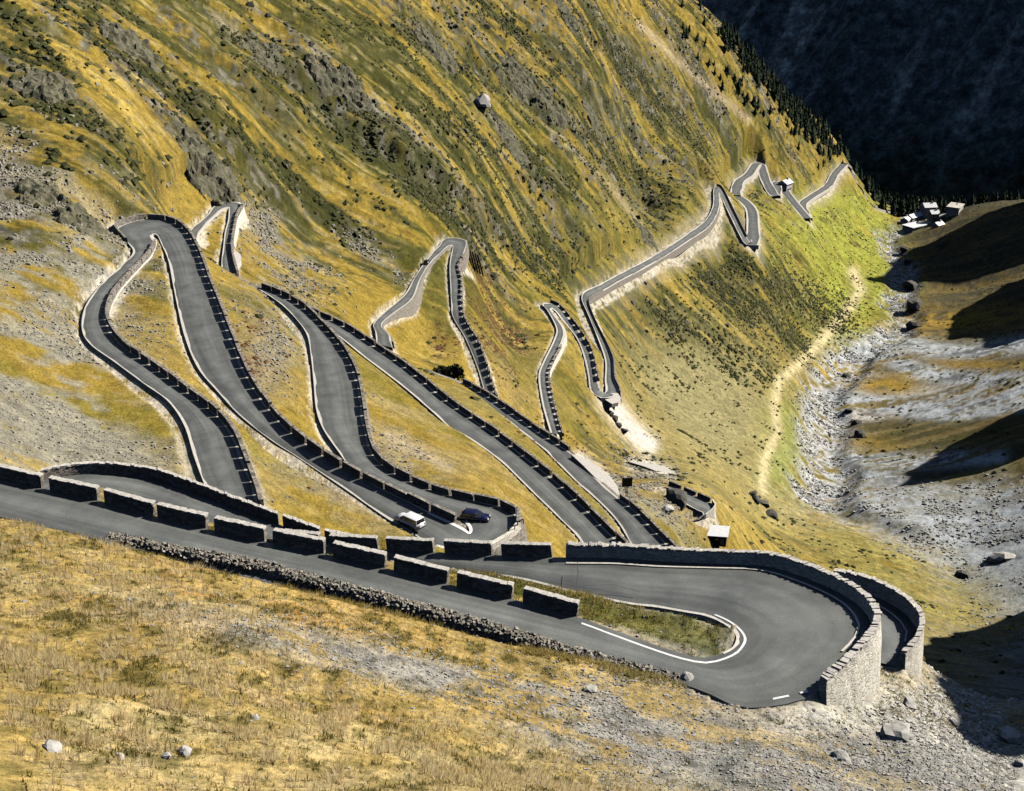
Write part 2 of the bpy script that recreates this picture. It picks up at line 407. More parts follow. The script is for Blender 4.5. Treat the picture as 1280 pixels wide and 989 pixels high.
for lst, fall, lift in zip(CRESTS, (2.8, 2.6, 2.6, 3.2), (2, 30, 16, 6)):
    P_ = crest_pts(lst) + [0, 0, lift]; top = np.full(len(gx), -1e9)
    far_ = (gx > P_[:, 0].min() - 320) & (np.degrees(np.arctan2(gx, gy)) > 20)
    X_, Y_ = gx[far_], gy[far_]; tp = np.full(len(X_), -1e9)
    for a, b in zip(P_[:-1], P_[1:]):
        ab = b[:2] - a[:2]; t = np.clip(((X_ - a[0]) * ab[0] + (Y_ - a[1]) * ab[1]) / (ab @ ab), 0, 1)
        d = np.hypot(X_ - a[0] - t * ab[0], Y_ - a[1] - t * ab[1]); tp = np.maximum(tp, a[2] + (b[2] - a[2]) * t - fall * d)
    top[far_] = tp + jag[far_]
    gz = np.maximum(gz, top)
# the stream bed
bed = np.abs(gx - (bed_x(gy) + 5 * np.sin(gy / 37) + 3 * np.sin(gy / 14)))
inbed = sm(17, 5, bed) * sm(320, 420, gy) * sm(1260, 1060, gy)
gz = gz - 5.5 * inbed
rough = free * vis0 * sm(140, 260, R_)
gz = gz + rough * (np.clip(R_ / 350, .5, 2) * (.75 * fbm(gs / 6, gt / 45, 3, 87) + .45 * fbm(gs / 2.6, gt / 12, 2, 89)) + cliff_face * 2.2 * fbm(gx / 5, gy / 5, 3, 93))
gz, dist = road_fit(gx, gy, gz)
print('ground', time.time() - T0, len(gz))
# ------------------------------------------------------------------ what grows or lies where on the ground
pu, pv = proj(np.stack([gx, gy, gz], -1))
vis_side = 1 - side
def blob(u, v, ru, rv, ang=0.):
    a = math.radians(ang); du = pu - u; dv = pv - v
    x = du * math.cos(a) + dv * math.sin(a); y = -du * math.sin(a) + dv * math.cos(a)
    return np.exp(-np.clip((x / ru) ** 2 + (y / rv) ** 2, 0, 30))
def stroke(pts, wpx):
    out = np.full(len(pu), 1e9)
    p = np.array(pts, float)
    for a, b in zip(p[:-1], p[1:]):
        ab = b - a; t = np.clip(((pu - a[0]) * ab[0] + (pv - a[1]) * ab[1]) / (ab @ ab), 0, 1)
        out = np.minimum(out, np.hypot(pu - a[0] - t * ab[0], pv - a[1] - t * ab[1]))
    return np.exp(-np.clip((out / wpx) ** 2, 0, 30))
def col(c): return np.array(c, float)[None]
def lay(base, c, m): m = np.clip(m, 0, 1)[:, None]; return base * (1 - m) + col(c) * m
OCHRE, GOLD, OLIVE, DKGREEN = (.268, .190, .036), (.400, .282, .060), (.140, .140, .026), (.040, .048, .014)
LIME, STRAW, SCREE, ROCK, PALE, RUST = (.265, .275, .048), (.54, .43, .22), (.252, .236, .182), (.095, .090, .075), (.62, .57, .49), (.19, .095, .035)
GREY = (.30, .32, .33)
near_f = sm(120, 40, R_)
n_big = fbm(gx / 60, gy / 60, 4, 101)
n_brk = fbm(gx / 7, gy / 7, 3, 161)
n_flow = fbm((gs + .5 * warp + 2.0 * n_brk) / 7, gt / 38, 5, 103, .68)
n_flow2 = fbm((gs + warp + 4 * n_brk) / 22, gt / 80, 6, 107, .66)
n_flow3 = fbm((gs + .3 * warp + 1.0 * n_brk) / 3.0, gt / 11, 4, 127, .7)
n_flow4 = fbm(gs / 1.5, gt / 4, 2, 129)
n_mid = fbm(gx / 9, gy / 9, 4, 109)
n_fine = fbm(gx / 2.2, gy / 2.2, 3, 113)
n_tiny = RNG.uniform(-1, 1, len(gx))
c = np.repeat(col(OCHRE), len(gx), 0)
c = lay(c, GOLD, sm(-.15, .45, n_big + .5 * n_flow))
c = lay(c, OLIVE, .48 * sm(.0, .35, n_flow2 + .5 * n_flow - .03))
# greener middle and lower slope
green = blob(800, 330, 230, 150, 35) * 1.1 + .5 * blob(640, 230, 200, 110, 38) + .8 * blob(900, 200, 150, 130, 40) + .5 * blob(620, 210, 160, 90, 35)
c = lay(c, OLIVE, .8 * np.clip(green, 0, 1) * sm(-.45, .25, n_flow + .3 * n_mid))
c = lay(c, DKGREEN, .92 * np.clip(green * 1.15, 0, 1) * sm(-.02, .20, n_flow + .25 * n_mid + .3 * n_flow2))
c = lay(c, DKGREEN, vis_side * sm(.12, .26, n_flow2 + .5 * n_flow) * sm(520, 250, pv) * .78)
for s in ([(320,90),(420,130),(560,230),(700,335),(760,370)], [(0,60),(80,120),(190,210)], [(200,60),(300,130),(400,220)], [(330,215),(420,290),(470,330)]):
    c = lay(c, DKGREEN, .8 * stroke(s, 15) * sm(-.35, .15, n_flow + .4 * n_fine) * vis_side)
for s, wd in (([(780,350),(870,420),(950,470)], 22), ([(830,300),(930,380),(1000,430)], 24), ([(900,310),(990,370),(1050,390)], 28), ([(790,385),(830,400)], 8)):
    c = lay(c, (.075, .072, .02), .9 * stroke(s, wd) * sm(-.30, .10, n_flow + .5 * n_fine))
# streaks of dark dwarf shrub and bare stone down the fall line
calm = np.clip(blob(800, 275, 85, 60, -35), 0, 1)
c = lay(c, (.225, .185, .045), calm * .75)
hill = vis_side * sm(.1, .6, free) * sm(150, 260, R_) * (1 - .8 * calm) * (1 - .7 * np.clip(blob(900, 540, 130, 110, 35), 0, 1))
c = lay(c, (.075, .075, .025), hill * sm(.10, .26, n_flow3 + .45 * n_flow + .25 * n_flow2) * .9)
c = lay(c, (.33, .27, .13), hill * sm(.22, .42, -n_flow3 + .4 * n_fine) * .5)
c = lay(c, (.06, .06, .025), hill * sm(.30, .5, n_fine + .4 * n_flow3) * .7)
# bands of dark scrub and broken rock that run down the slope
bands = np.zeros(len(pu))
for pts, wd in (([(0,70),(60,120),(120,170),(190,225)], 17), ([(70,-5),(130,45),(170,75),(230,140),(270,195),(290,235)], 19), ([(240,120),(300,170),(340,200),(380,240),(460,300)], 12), ([(320,85),(400,130),(470,190),(560,260),(640,330)], 17),
    ([(430,150),(520,215),(600,270),(700,330),(730,350)], 24), ([(500,30),(560,60),(620,110)], 13), ([(640,90),(690,130),(760,190),(830,250)], 15), ([(700,0),(760,60),(830,130)], 11), ([(280,40),(340,75)], 8), ([(560,150),(640,200),(700,240)], 16),
    ([(-5,10),(40,45),(90,100)], 9), ([(0,150),(60,190),(110,225)], 8), ([(600,0),(650,45),(690,90)], 11), ([(790,90),(840,140),(880,190)], 9), ([(780,350),(870,420),(950,470)], 19), ([(830,300),(930,380),(1000,430)], 17), ([(880,300),(980,365),(1050,400)], 20), ([(860,345),(950,410),(1005,440)], 9), ([(790,385),(830,400)], 8), ([(930,330),(1040,380)], 14)):
    bands = np.maximum(bands, stroke(pts, wd))
bands = bands * vis_side * sm(.1, .6, free)
c = lay(c, (.044, .048, .016), bands * sm(-.42, .05, n_flow3 + .6 * n_fine + .3 * n_flow) * .92)
c = lay(c, (.14, .125, .085), bands * sm(520, 300, pv) * sm(.18, .4, n_fine - .4 * n_flow3) * .75)
# meadow at the valley floor
meadow = np.clip(1.2 * blob(1080, 315, 58, 62, 20) + 1.1 * blob(1075, 400, 55, 50) + .8 * blob(1050, 262, 50, 30, 20) + .8 * blob(985, 560, 40, 70, 10) + .7 * blob(1010, 300, 70, 40, 30), 0, 1)
c = lay(c, LIME, meadow * sm(-.7, .0, n_mid))
c = lay(c, (.27, .24, .115), .85 * blob(900, 530, 100, 95, 35) + .75 * blob(860, 480, 80, 45, 30) + .6 * blob(980, 640, 60, 30, 35))
# scree and bare stones on the left
scree = np.clip(1.2 * blob(40, 470, 120, 110) + 1.1 * blob(20, 270, 125, 75, 22) + .9 * blob(95, 330, 80, 40, 20) + .9 * blob(130, 570, 130, 40, 8) + 1.0 * blob(350, 300, 55, 22, 38) + .8 * blob(340, 440, 38, 60, 20)
    + .6 * blob(420, 620, 90, 30, 25) + .6 * blob(500, 570, 70, 25, 35) + .8 * blob(810, 640, 60, 35, 40) + .6 * blob(470, 320, 40, 12, 40) + .5 * blob(330, 350, 30, 30), 0, 1)
c = lay(c, SCREE, scree * sm(-.55, .05, n_mid + .6 * n_fine - .15 * n_big))
# rocks of the upper slope
slope_crag = crag * upper * vis_side * free
c = lay(c, ROCK, slope_crag * sm(-.2, .15, n_fine + n_flow3) * .9)
c = lay(c, (.24, .22, .17), slope_crag * sm(.2, .4, n_fine + .3 * n_flow3) * .7)
c = lay(c, (.070, .070, .035), cliff_face * sm(-.55, .05, n_fine + n_mid) * .9)
c = lay(c, (.20, .185, .15), cliff_face * sm(.15, .4, n_fine - .3 * n_mid) * .7)
tan = np.clip(.6 * blob(560, 580, 110, 60, 40) + .5 * blob(680, 640, 60, 60, 40) + .55 * blob(480, 520, 60, 50, 40) + .5 * blob(300, 450, 50, 90, -15) + .5 * blob(640, 470, 80, 60, 30), 0, 1)
c = lay(c, (.29, .225, .105), tan * sm(-.5, .3, n_mid + .4 * n_fine))
c = lay(c, (.15, .12, .045), tan * sm(.15, .4, n_flow3 + .4 * n_fine) * .6)
# heather
heath = .8 * blob(440, 600, 60, 22, 25) + .7 * blob(620, 400, 25, 60, -20) + .5 * blob(720, 570, 60, 14, 30) + .5 * blob(560, 430, 18, 14) + .4 * blob(300, 440, 40, 40)
c = lay(c, RUST, np.clip(heath, 0, 1) * sm(.05, .35, n_fine + .3 * n_mid))
# foreground: straw, ochre, stony patches
fg = sm(95, 70, R_) * sm(600, 680, pv)
c = lay(c, (.40, .285, .095), fg * .88)
c = lay(c, STRAW, .8 * fg * np.clip(1.1 * blob(150, 900, 330, 80, 12) + .5 * blob(80, 720, 200, 60, 15) + .7 * blob(600, 960, 200, 40, 10), 0, 1) * sm(-.5, .4, n_fine + n_mid))
c = lay(c, (.30, .20, .04), fg * sm(.1, .4, n_mid) * .7 * (blob(200, 770, 260, 50, 15) + blob(500, 940, 200, 50)))
n_clump = fbm(gx / .9, gy / .9, 3, 141, .6); n_pat = fbm(gx / 4.2, gy / 2.6, 4, 143)
c = lay(c, (.33, .175, .035), fg * sm(.05, .35, n_pat) * .75 * np.clip(1.2 * blob(260, 745, 260, 55, 16) + .8 * blob(480, 930, 240, 50, 5) + .5 * blob(800, 930, 200, 40), 0, 1))
c = lay(c, (.11, .105, .028), fg * sm(.12, .42, n_clump + .4 * n_pat) * .6)
c = lay(c, (.58, .46, .24), fg * sm(.15, .4, -n_clump + .2 * n_pat) * .6 * np.clip(blob(170, 890, 330, 80, 12) + .4, 0, 1))
fst = np.clip(1.2 * blob(1000, 960, 200, 45, 0) + 1.0 * blob(560, 850, 190, 24, 12) + 1.1 * blob(760, 910, 120, 40, 10) + .8 * blob(860, 860, 90, 30, 20) + .5 * blob(330, 790, 200, 22, 12) + 1. * blob(1150, 960, 120, 50), 0, 1)
c = lay(c, (.33, .31, .265), fg * fst * sm(-.25, .2, n_fine + .6 * n_mid))
c = lay(c, (.12, .115, .10), fg * fst * sm(.1, .35, n_clump) * .7)
c = lay(c, (.60, .56, .48), np.clip(1.5 * blob(1180, 915, 120, 42, 25) + .8 * blob(1020, 900, 60, 22, 0) + blob(1265, 965, 50, 25), 0, 1) * sm(1.0, .0, side * 0) * sm(120, 90, R_))
isle = (pu > 540) & (pu < 915) & (pv > 695) & (pv < 830) & (R_ < 90) & (dist > -.2) & (pv < 716 + .33 * (pu - 560))
isle_f = isle.astype(float)
c = lay(c, (.15, .145, .03), isle_f * .9); c = lay(c, (.055, .065, .016), isle_f * sm(-.35, .15, n_fine + .3 * n_mid) * .9)
# right side of the valley
n_str = fbm((gy - .15 * gx + 6 * n_big) / 4.5, gx / 90, 3, 131)
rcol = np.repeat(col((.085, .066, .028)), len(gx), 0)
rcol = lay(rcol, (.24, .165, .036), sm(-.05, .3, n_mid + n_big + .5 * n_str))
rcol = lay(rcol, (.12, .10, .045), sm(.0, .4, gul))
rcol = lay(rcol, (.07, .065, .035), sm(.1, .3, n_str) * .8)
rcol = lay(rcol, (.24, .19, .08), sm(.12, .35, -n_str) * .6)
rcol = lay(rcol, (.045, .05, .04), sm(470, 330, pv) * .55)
wet = sm(.08, .30, -gul) * sm(420, 460, pv) * sm(640, 560, pv)
rcol = lay(rcol, (.42, .41, .39), wet * sm(-.5, .2, n_mid + .5 * n_fine))
for s in ([(1090,418),(1140,434),(1200,440),(1280,430)], [(1100,440),(1150,466),(1210,474),(1285,475)], [(1050,500),(1110,505),(1180,510),(1285,496)], [(1060,575),(1160,575),(1250,572)], [(1120,490),(1200,492),(1285,488)]):
    rcol = lay(rcol, (.45, .48, .50), stroke(s, 10) * sm(-.35, .1, n_str + .35 * n_fine) * sm(200, 300, R_))
gsc = sm(585, 640, pv + 14 * n_mid)
rcol = lay(rcol, GREY, gsc * .9)
rcol = lay(rcol, (.11, .12, .10), gsc * sm(.0, .3, n_mid + .6 * n_fine) * .8)
rcol = lay(rcol, (.27, .20, .065), np.clip(1.3 * blob(1150, 730, 75, 28, 28) + 1.2 * blob(1260, 785, 30, 9, -15) + .9 * blob(1100, 690, 50, 25, 25), 0, 1) * sm(-.5, .1, n_mid + .4 * n_fine))
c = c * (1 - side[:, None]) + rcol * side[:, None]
bed_px = np.clip(1.2 * blob(1060, 465, 34, 30, -20) + 1.2 * blob(1036, 540, 28, 60, 5) + 1.1 * blob(1070, 625, 70, 32, 25) + blob(1110, 428, 40, 10, 5), 0, 1) * sm(250, 330, R_)
c = lay(c, (.42, .43, .43), bed_px * sm(-.5, .05, n_mid + .5 * n_fine + .3 * n_str))
bank = np.clip(inbed * 1.1 + stroke([(1110,425),(1060,460),(1020,500),(1015,550),(1040,600),(1100,660)], 16), 0, 1) * sm(250, 330, R_)
c = lay(c, (.41, .42, .43), bank * sm(-.35, .15, n_mid + .7 * n_fine))
c = lay(c, (.27, .23, .07), np.clip(1.3 * blob(1150, 735, 85, 36, 28) + blob(1080, 690, 55, 26, 25), 0, 1) * sm(-.6, -.05, n_mid + .4 * n_fine) * (R_ > 150))
c = lay(c, (.13, .125, .05), np.clip(blob(1130, 720, 95, 40, 28), 0, 1) * sm(.05, .3, n_fine + .4 * n_mid) * .7 * (R_ > 150))
c = lay(c, (.40, .39, .35), np.clip(1.2 * blob(1050, 893, 75, 20, 0), 0, 1) * (R_ < 90) * .9)
vb = sm(250, 330, R_)
c = lay(c, (.30, .20, .04), vb * np.clip(1.2 * blob(1110, 483, 48, 13, 3) + 1.1 * blob(1190, 398, 95, 12, -3) + .9 * blob(1215, 455, 70, 7, 3) + 1.0 * blob(1100, 555, 40, 9, 5), 0, 1) * sm(-.6, .0, n_str + n_mid))
c = lay(c, (.085, .078, .028), vb * np.clip(1.2 * blob(1180, 545, 95, 22, -8) + .7 * blob(1200, 430, 60, 6), 0, 1) * sm(-.4, .2, n_str + n_mid))
for s_, wd in (([(1085,425),(1115,424),(1160,438),(1215,440),(1290,428)], 7), ([(1075,440),(1110,446),(1150,464),(1210,474),(1290,477)], 7), ([(1040,497),(1075,503),(1120,508),(1180,512),(1290,494)], 10), ([(1130,516),(1190,522),(1290,508)], 5), ([(1040,570),(1090,574),(1150,578),(1200,572)], 8), ([(1060,588),(1120,598)], 8)):
    st = stroke(s_, wd) * vb
    c = lay(c, (.42, .45, .48), st * sm(-.55, .0, n_str + .5 * n_fine) * 1.1)
    c = lay(c, (.07, .07, .06), st * sm(.12, .3, n_str - .3 * n_fine) * .8)
scr = vb * side * sm(590, 625, pv + 10 * n_mid) * (pu > 990)
c = lay(c, (.36, .39, .42), scr * sm(-.3, .25, n_str + n_fine) * .8 * sm(760, 690, pv - .18 * (pu - 1150)))
# worn footpath, gravel, pale tracks
path = stroke([(1066,340),(1076,362),(1062,385),(1030,422),(1000,455),(975,475),(968,505),(972,540),(956,575),(953,615)], 7) * sm(350, 400, R_)
c = lay(c, (.50, .43, .24), path)
c = lay(c, (.62, .58, .50), np.clip(stroke([(1122,292),(1145,284),(1160,277),(1180,266),(1205,247)], 2.5) + stroke([(1128,268),(1140,272),(1150,280)], 3), 0, 1) * (R_ > 900))
c = lay(c, (.2, .24, .05), stroke([(978,520),(985,550),(975,590)], 22) * .5 * sm(350, 400, R_) * (1 - path))
c = lay(c, (.42, .34, .22), .7 * stroke([(800,30),(850,80),(900,120),(935,150)], 5) + .5 * stroke([(270,20),(310,55),(325,65)], 5) + .5 * stroke([(700,170),(760,230),(800,280)], 4) * sm(-.3, .2, n_flow))
c = lay(c, PALE, np.clip(stroke([(760,500),(775,520),(792,540),(810,556)], 12) * 1.3 + stroke([(790,580),(815,584),(838,592)], 7) * 1.2 + 1.2 * stroke([(722,574),(745,590),(768,612)], 9), 0, 1) * sm(150, 180, R_))
c = lay(c, (.42, .35, .24), .6 * stroke([(485,545),(540,575),(560,585)], 7))
# roadside gravel and cut banks
edge = sm(1.3, .3, dist + .5 * n_fine) * (1 - side) * sm(90, 130, R_)
c = lay(c, PALE, edge * .75 * sm(-.5, .3, n_fine + .5 * n_tiny + .2))
nedge = sm(1.2, .2, dist + .8 * n_fine) * sm(130, 90, R_)
c = lay(c, (.36, .33, .27), nedge * .7)
farcut = sm(6, 1, dist + 3 * n_mid) * sm(400, 600, R_) * (1 - side)
c = lay(c, (.42, .37, .28), farcut * .38)
c *= (1 + hill * .45 * n_flow4)[:, None]
c *= (1 + .16 * n_fine + .12 * n_tiny + .10 * n_mid)[:, None]
c = np.clip(c, .012, .8)
print('colours', time.time() - T0)

nr, na = len(rr), len(az)
ii = (np.arange(nr - 1)[:, None] * na + np.arange(na - 1)[None]).ravel()
faces = np.stack([ii, ii + 1, ii + na + 1, ii + na], -1)
M_ground, t, b = new_mat('hillside', .95, .05)
at = t.nodes.new('ShaderNodeAttribute'); at.attribute_name = 'cover'
p = objcoord(t)
n1 = noise_node(t, 3.2, 5, .7, p); n2 = noise_node(t, .45, 7, .78, p)
r1 = ramp(t, n1.outputs['Fac'], [(.28, (.36, .36, .36)), (.5, (1, 1, 1)), (.74, (1.7, 1.62, 1.5))])
r2 = ramp(t, n2.outputs['Fac'], [(.32, (.42, .43, .44)), (.5, (1, 1, 1)), (.68, (1.6, 1.54, 1.42))])
x1 = mixc(t, .85, at.outputs['Color'], r1.outputs[0], 'MULTIPLY')
x2 = mixc(t, .8, x1, r2.outputs[0], 'MULTIPLY')
link(x2, b.inputs['Base Color'], t)
ad = t.nodes.new('ShaderNodeMath'); ad.operation = 'MULTIPLY_ADD'; link(n1.outputs['Fac'], ad.inputs[0], t); ad.inputs[1].default_value = .25; link(n2.outputs['Fac'], ad.inputs[2], t)
bump(t, b, ad.outputs[0], .55, 1.0)
GV = np.stack([gx, gy, gz], -1)
ground = structure(mesh_np('ground', GV, faces, M_ground, smooth=True))
ca = ground.data.color_attributes.new('cover', 'FLOAT_COLOR', 'POINT')
ca.data.foreach_set('color', np.hstack([c, np.ones((len(c), 1))]).astype(np.float32).ravel())
print('ground mesh', time.time() - T0)

GZ2 = gz.reshape(nr, na)
def ground_z(x, y):
    """height of the ground sheet at a point"""
    r = math.hypot(x, y); a = math.degrees(math.atan2(x, y))
    j = min(max(np.searchsorted(az, a) - 1, 0), na - 2); i = min(max(np.searchsorted(rr, r) - 1, 0), nr - 2)
    fa = (a - az[j]) / (az[j + 1] - az[j]); fr = (r - rr[i]) / (rr[i + 1] - rr[i])
    return float((GZ2[i, j] * (1 - fa) + GZ2[i, j + 1] * fa) * (1 - fr) + (GZ2[i + 1, j] * (1 - fa) + GZ2[i + 1, j + 1] * fa) * fr)
PU2, PV2 = pu.reshape(nr, na), pv.reshape(nr, na)
def pick(u, v):
    """first ground point met by the sight line through u,v"""
    a_, dy_, dz_ = ray(u, v); a = math.degrees(math.atan2(a_, dy_))
    j = min(max(int(round(np.interp(a, az, np.arange(na)))), 0), na - 1)
    tan_s = dz_ / math.hypot(a_, dy_)
    h = np.nonzero(GZ2[:, j] / rr >= tan_s)[0]
    k = h[0] if len(h) else nr - 1
    if k > 0:
        e0 = GZ2[k - 1, j] / rr[k - 1] - tan_s; e1 = GZ2[k, j] / rr[k] - tan_s
        f = np.clip(-e0 / (e1 - e0 + 1e-12), 0, 1); r = rr[k - 1] + (rr[k] - rr[k - 1]) * f
    else: r = rr[k]
    x, y = r * math.sin(math.radians(a)), r * math.cos(math.radians(a))
    return Vector((x, y, ground_z(x, y)))

# ------------------------------------------------------------------ the far mountain across the valley, in its own shade
mx, my = np.meshgrid(np.linspace(-100, 2100, 310), np.linspace(1250, 3000, 250))
X, Y = mx.ravel(), my.ravel()
s = .77 * X + .64 * Y - 1560; q = -.64 * X + .77 * Y
gl = fbm(q / 120 + .3 * fbm(X / 200, Y / 200, 2, 3), s / 700, 5, 201)
gl2 = fbm(q / 40, s / 160, 4, 205)
zz = -490 + np.where(s > 0, 1.22 * s, .15 * s) + sm(0, 200, s) * (75 * gl + 22 * gl2) + 8 * fbm(X / 20, Y / 20, 3, 209)
zz = np.minimum(zz, 700 + 40 * gl)
f = (np.arange(249)[:, None] * 310 + np.arange(309)[None]).ravel()
M_mount, t, b = new_mat('mountain_rock', .95, .05)
at = t.nodes.new('ShaderNodeAttribute'); at.attribute_name = 'cover'
n1 = noise_node(t, .045, 10, .82, objcoord(t))
r1 = ramp(t, n1.outputs['Fac'], [(.36, (.15, .16, .17)), (.5, (.8, .8, .8)), (.62, (2.3, 2.3, 2.2))])
link(mixc(t, 1, at.outputs['Color'], r1.outputs[0], 'MULTIPLY'), b.inputs['Base Color'], t)
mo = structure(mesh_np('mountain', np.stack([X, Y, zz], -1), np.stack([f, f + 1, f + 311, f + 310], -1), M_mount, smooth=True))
mc = np.repeat(col((.14, .17, .19)), len(X), 0)  # rock tones raised and blued: the distance haze is put into the colour
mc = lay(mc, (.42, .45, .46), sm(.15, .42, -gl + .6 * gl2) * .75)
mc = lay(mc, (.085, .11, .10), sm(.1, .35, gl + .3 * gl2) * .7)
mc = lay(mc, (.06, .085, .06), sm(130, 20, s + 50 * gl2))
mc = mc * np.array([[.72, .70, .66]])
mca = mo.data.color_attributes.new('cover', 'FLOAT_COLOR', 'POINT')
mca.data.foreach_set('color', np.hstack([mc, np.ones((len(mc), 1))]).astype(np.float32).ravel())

# ------------------------------------------------------------------ road surfaces
M_asph, t, b = new_mat('asphalt', .58, .35)
p = objcoord(t); n1 = noise_node(t, .35, 6, .65, p); n2 = noise_node(t, 14, 3, .7, p)
at = t.nodes.new('ShaderNodeAttribute'); at.attribute_name = 'wear_sheen'
r1 = ramp(t, n1.outputs['Fac'], [(.3, (.088, .093, .091)), (.7, (.172, .176, .168))])
r2 = ramp(t, n2.outputs['Fac'], [(.3, (.78, .78, .78)), (.7, (1.22, 1.22, 1.22))])
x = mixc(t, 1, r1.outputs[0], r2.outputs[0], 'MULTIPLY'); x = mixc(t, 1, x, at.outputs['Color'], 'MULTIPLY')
link(x, b.inputs['Base Color'], t); bump(t, b, n2.outputs['Fac'], .25, .02)
M_gravel = simple('pale_gravel', (.44, .41, .35), (.72, .68, .62), 4, .95, .4, .05)
M_paint = simple('white_paint', (.62, .62, .60), (.82, .82, .80), 6, .7)
def wall_material(name, dark, light, sc):
    m, t, b = new_mat(name, .9, .15); p = objcoord(t)
    mp = t.nodes.new('ShaderNodeMapping'); mp.inputs['Scale'].default_value = (.62, .62, 1.25); link(p, mp.inputs[0], t)
    wn = noise_node(t, 3, 2, .5, p); wm = t.nodes.new('ShaderNodeVectorMath'); wm.operation = 'MULTIPLY_ADD'; link(wn.outputs['Color'], wm.inputs[0], t); wm.inputs[1].default_value = (.25, .25, .25); link(mp.outputs[0], wm.inputs[2], t); p = wm.outputs[0]
    v = t.nodes.new('ShaderNodeTexVoronoi'); v.inputs['Scale'].default_value = sc; link(p, v.inputs['Vector'], t)
    e = t.nodes.new('ShaderNodeTexVoronoi'); e.feature = 'DISTANCE_TO_EDGE'; e.inputs['Scale'].default_value = sc; link(p, e.inputs['Vector'], t)
    sep = t.nodes.new('ShaderNodeSeparateColor'); link(v.outputs['Color'], sep.inputs[0], t)
    r = ramp(t, sep.outputs[0], [(.1, dark), (.9, light)])
    j = ramp(t, e.outputs['Distance'], [(.0, (.62, .60, .57)), (.12, (1, 1, 1))])
    n = noise_node(t, sc * 5, 4, .7, p); nr_ = ramp(t, n.outputs['Fac'], [(.3, (.7, .7, .7)), (.7, (1.25, 1.25, 1.22))])
    x = mixc(t, 1, r.outputs[0], j.outputs[0], 'MULTIPLY'); x = mixc(t, .8, x, nr_.outputs[0], 'MULTIPLY')
    link(x, b.inputs['Base Color'], t)
    bump(t, b, j.outputs[0], .7, .06); return m
M_stone = wall_material('wall_stone', (.17, .15, .13), (.40, .36, .31), 4.5)
M_cope = simple('coping_stone', (.34, .315, .28), (.66, .62, .56), 5, .9, .4, .04)
M_rubble = wall_material('rubble_stone', (.22, .20, .17), (.40, .36, .30), 5)
M_pale_wall = wall_material('pale_masonry', (.66, .61, .52), (.82, .78, .69), 4.2)

def strip(A, B, dz):
    """flat ribbon between two edge lines, dz above them"""
    m = len(A); v = np.vstack([A, B]); v[:, 2] += dz; i = np.arange(m - 1)
    return v, np.stack([i, i + 1, i + 1 + m, i + m], -1)
for name, r in ROADS.items():
    L, Rr = r['L'], r['R']; m = len(L); dn = np.array([0, 0, -1.4 if not name.startswith('far') else -2.5])
    nc = 27; fr = np.linspace(0, 1, nc)
    v = np.vstack([L + dn] + [L * (1 - q_) + Rr * q_ + [0, 0, .2 * q_ * (1 - q_)] for q_ in fr] + [Rr + dn]); i = np.arange(m - 1)
    fs = [np.stack([i + k * m, i + 1 + k * m, i + 1 + (k + 1) * m, i + (k + 1) * m], -1) for k in range(nc + 1)]
    mi = np.concatenate([np.full(m - 1, 1 if k in (0, nc) else 0) for k in range(nc + 1)])
    ro = structure(mesh_np('road', v, np.vstack(fs)[:, ::-1].copy(), None, mats=[M_asph, M_gravel], midx=mi))
    sl_ = cumlen(r['M']); wear_sheen = []
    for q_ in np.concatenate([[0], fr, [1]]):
        lane = .34 * math.sin(math.pi * q_) - .26 - .14 * np.exp(-((q_ - .25) / .09) ** 2) - .14 * np.exp(-((q_ - .75) / .09) ** 2) + .10 * math.exp(-((q_ - .5) / .06) ** 2) + .12 * (math.exp(-(q_ / .03) ** 2) + math.exp(-((1 - q_) / .03) ** 2))  # wheel tracks and edge dust, plus painted sheen: lighter middle, darker sides
        wear_sheen.append(1 + lane + .26 * fbm(sl_ / 26, np.full(m, q_ * 17), 4, 151, .6) + .20 * fbm(sl_ / 7, np.full(m, q_ * 24), 3, 153))
    wear_sheen = np.clip(np.concatenate(wear_sheen), .5, 1.6)[:, None]
    ra = ro.data.color_attributes.new('wear_sheen', 'FLOAT_COLOR', 'POINT'); ra.data.foreach_set('color', np.hstack([wear_sheen, wear_sheen, wear_sheen * .98, np.ones_like(wear_sheen)]).astype(np.float32).ravel())
    r['obj'] = ro
    # pale strips of swept grit along both edges
    if name not in ('near', 'third', 'lower_bend'):
        W = np.maximum(2 * r['hw'], .1)[:, None]; d = (Rr - L) / W
        wd = .30 if not name.startswith('far') else .9
        wv = wd * (1 + .5 * vnoise(np.arange(m) * .35, np.zeros(m), 3))[:, None]
        for A, dd in ((L, d), (Rr, -d)):
            v, f = strip(A + dd * .02, A + dd * wv, .03)
            structure(mesh_np('road_shoulder', v, f[:, ::-1].copy() if A is L else f, M_gravel, ro))
def rows_between(r, s0, s1):
    M, sec = r['M'], r['sec']
    a, b_ = [int(np.argmin(((M - sec[k]) ** 2).sum(1))) for k in (s0, s1)]
    return min(a, b_), max(a, b_)
def paint(A, d, off, wd, ro, name='edge_line'):
    v, f = strip(A + d * off, A + d * (off + wd), .035)
    o = structure(mesh_np(name, v, f, M_paint, ro))
    return o
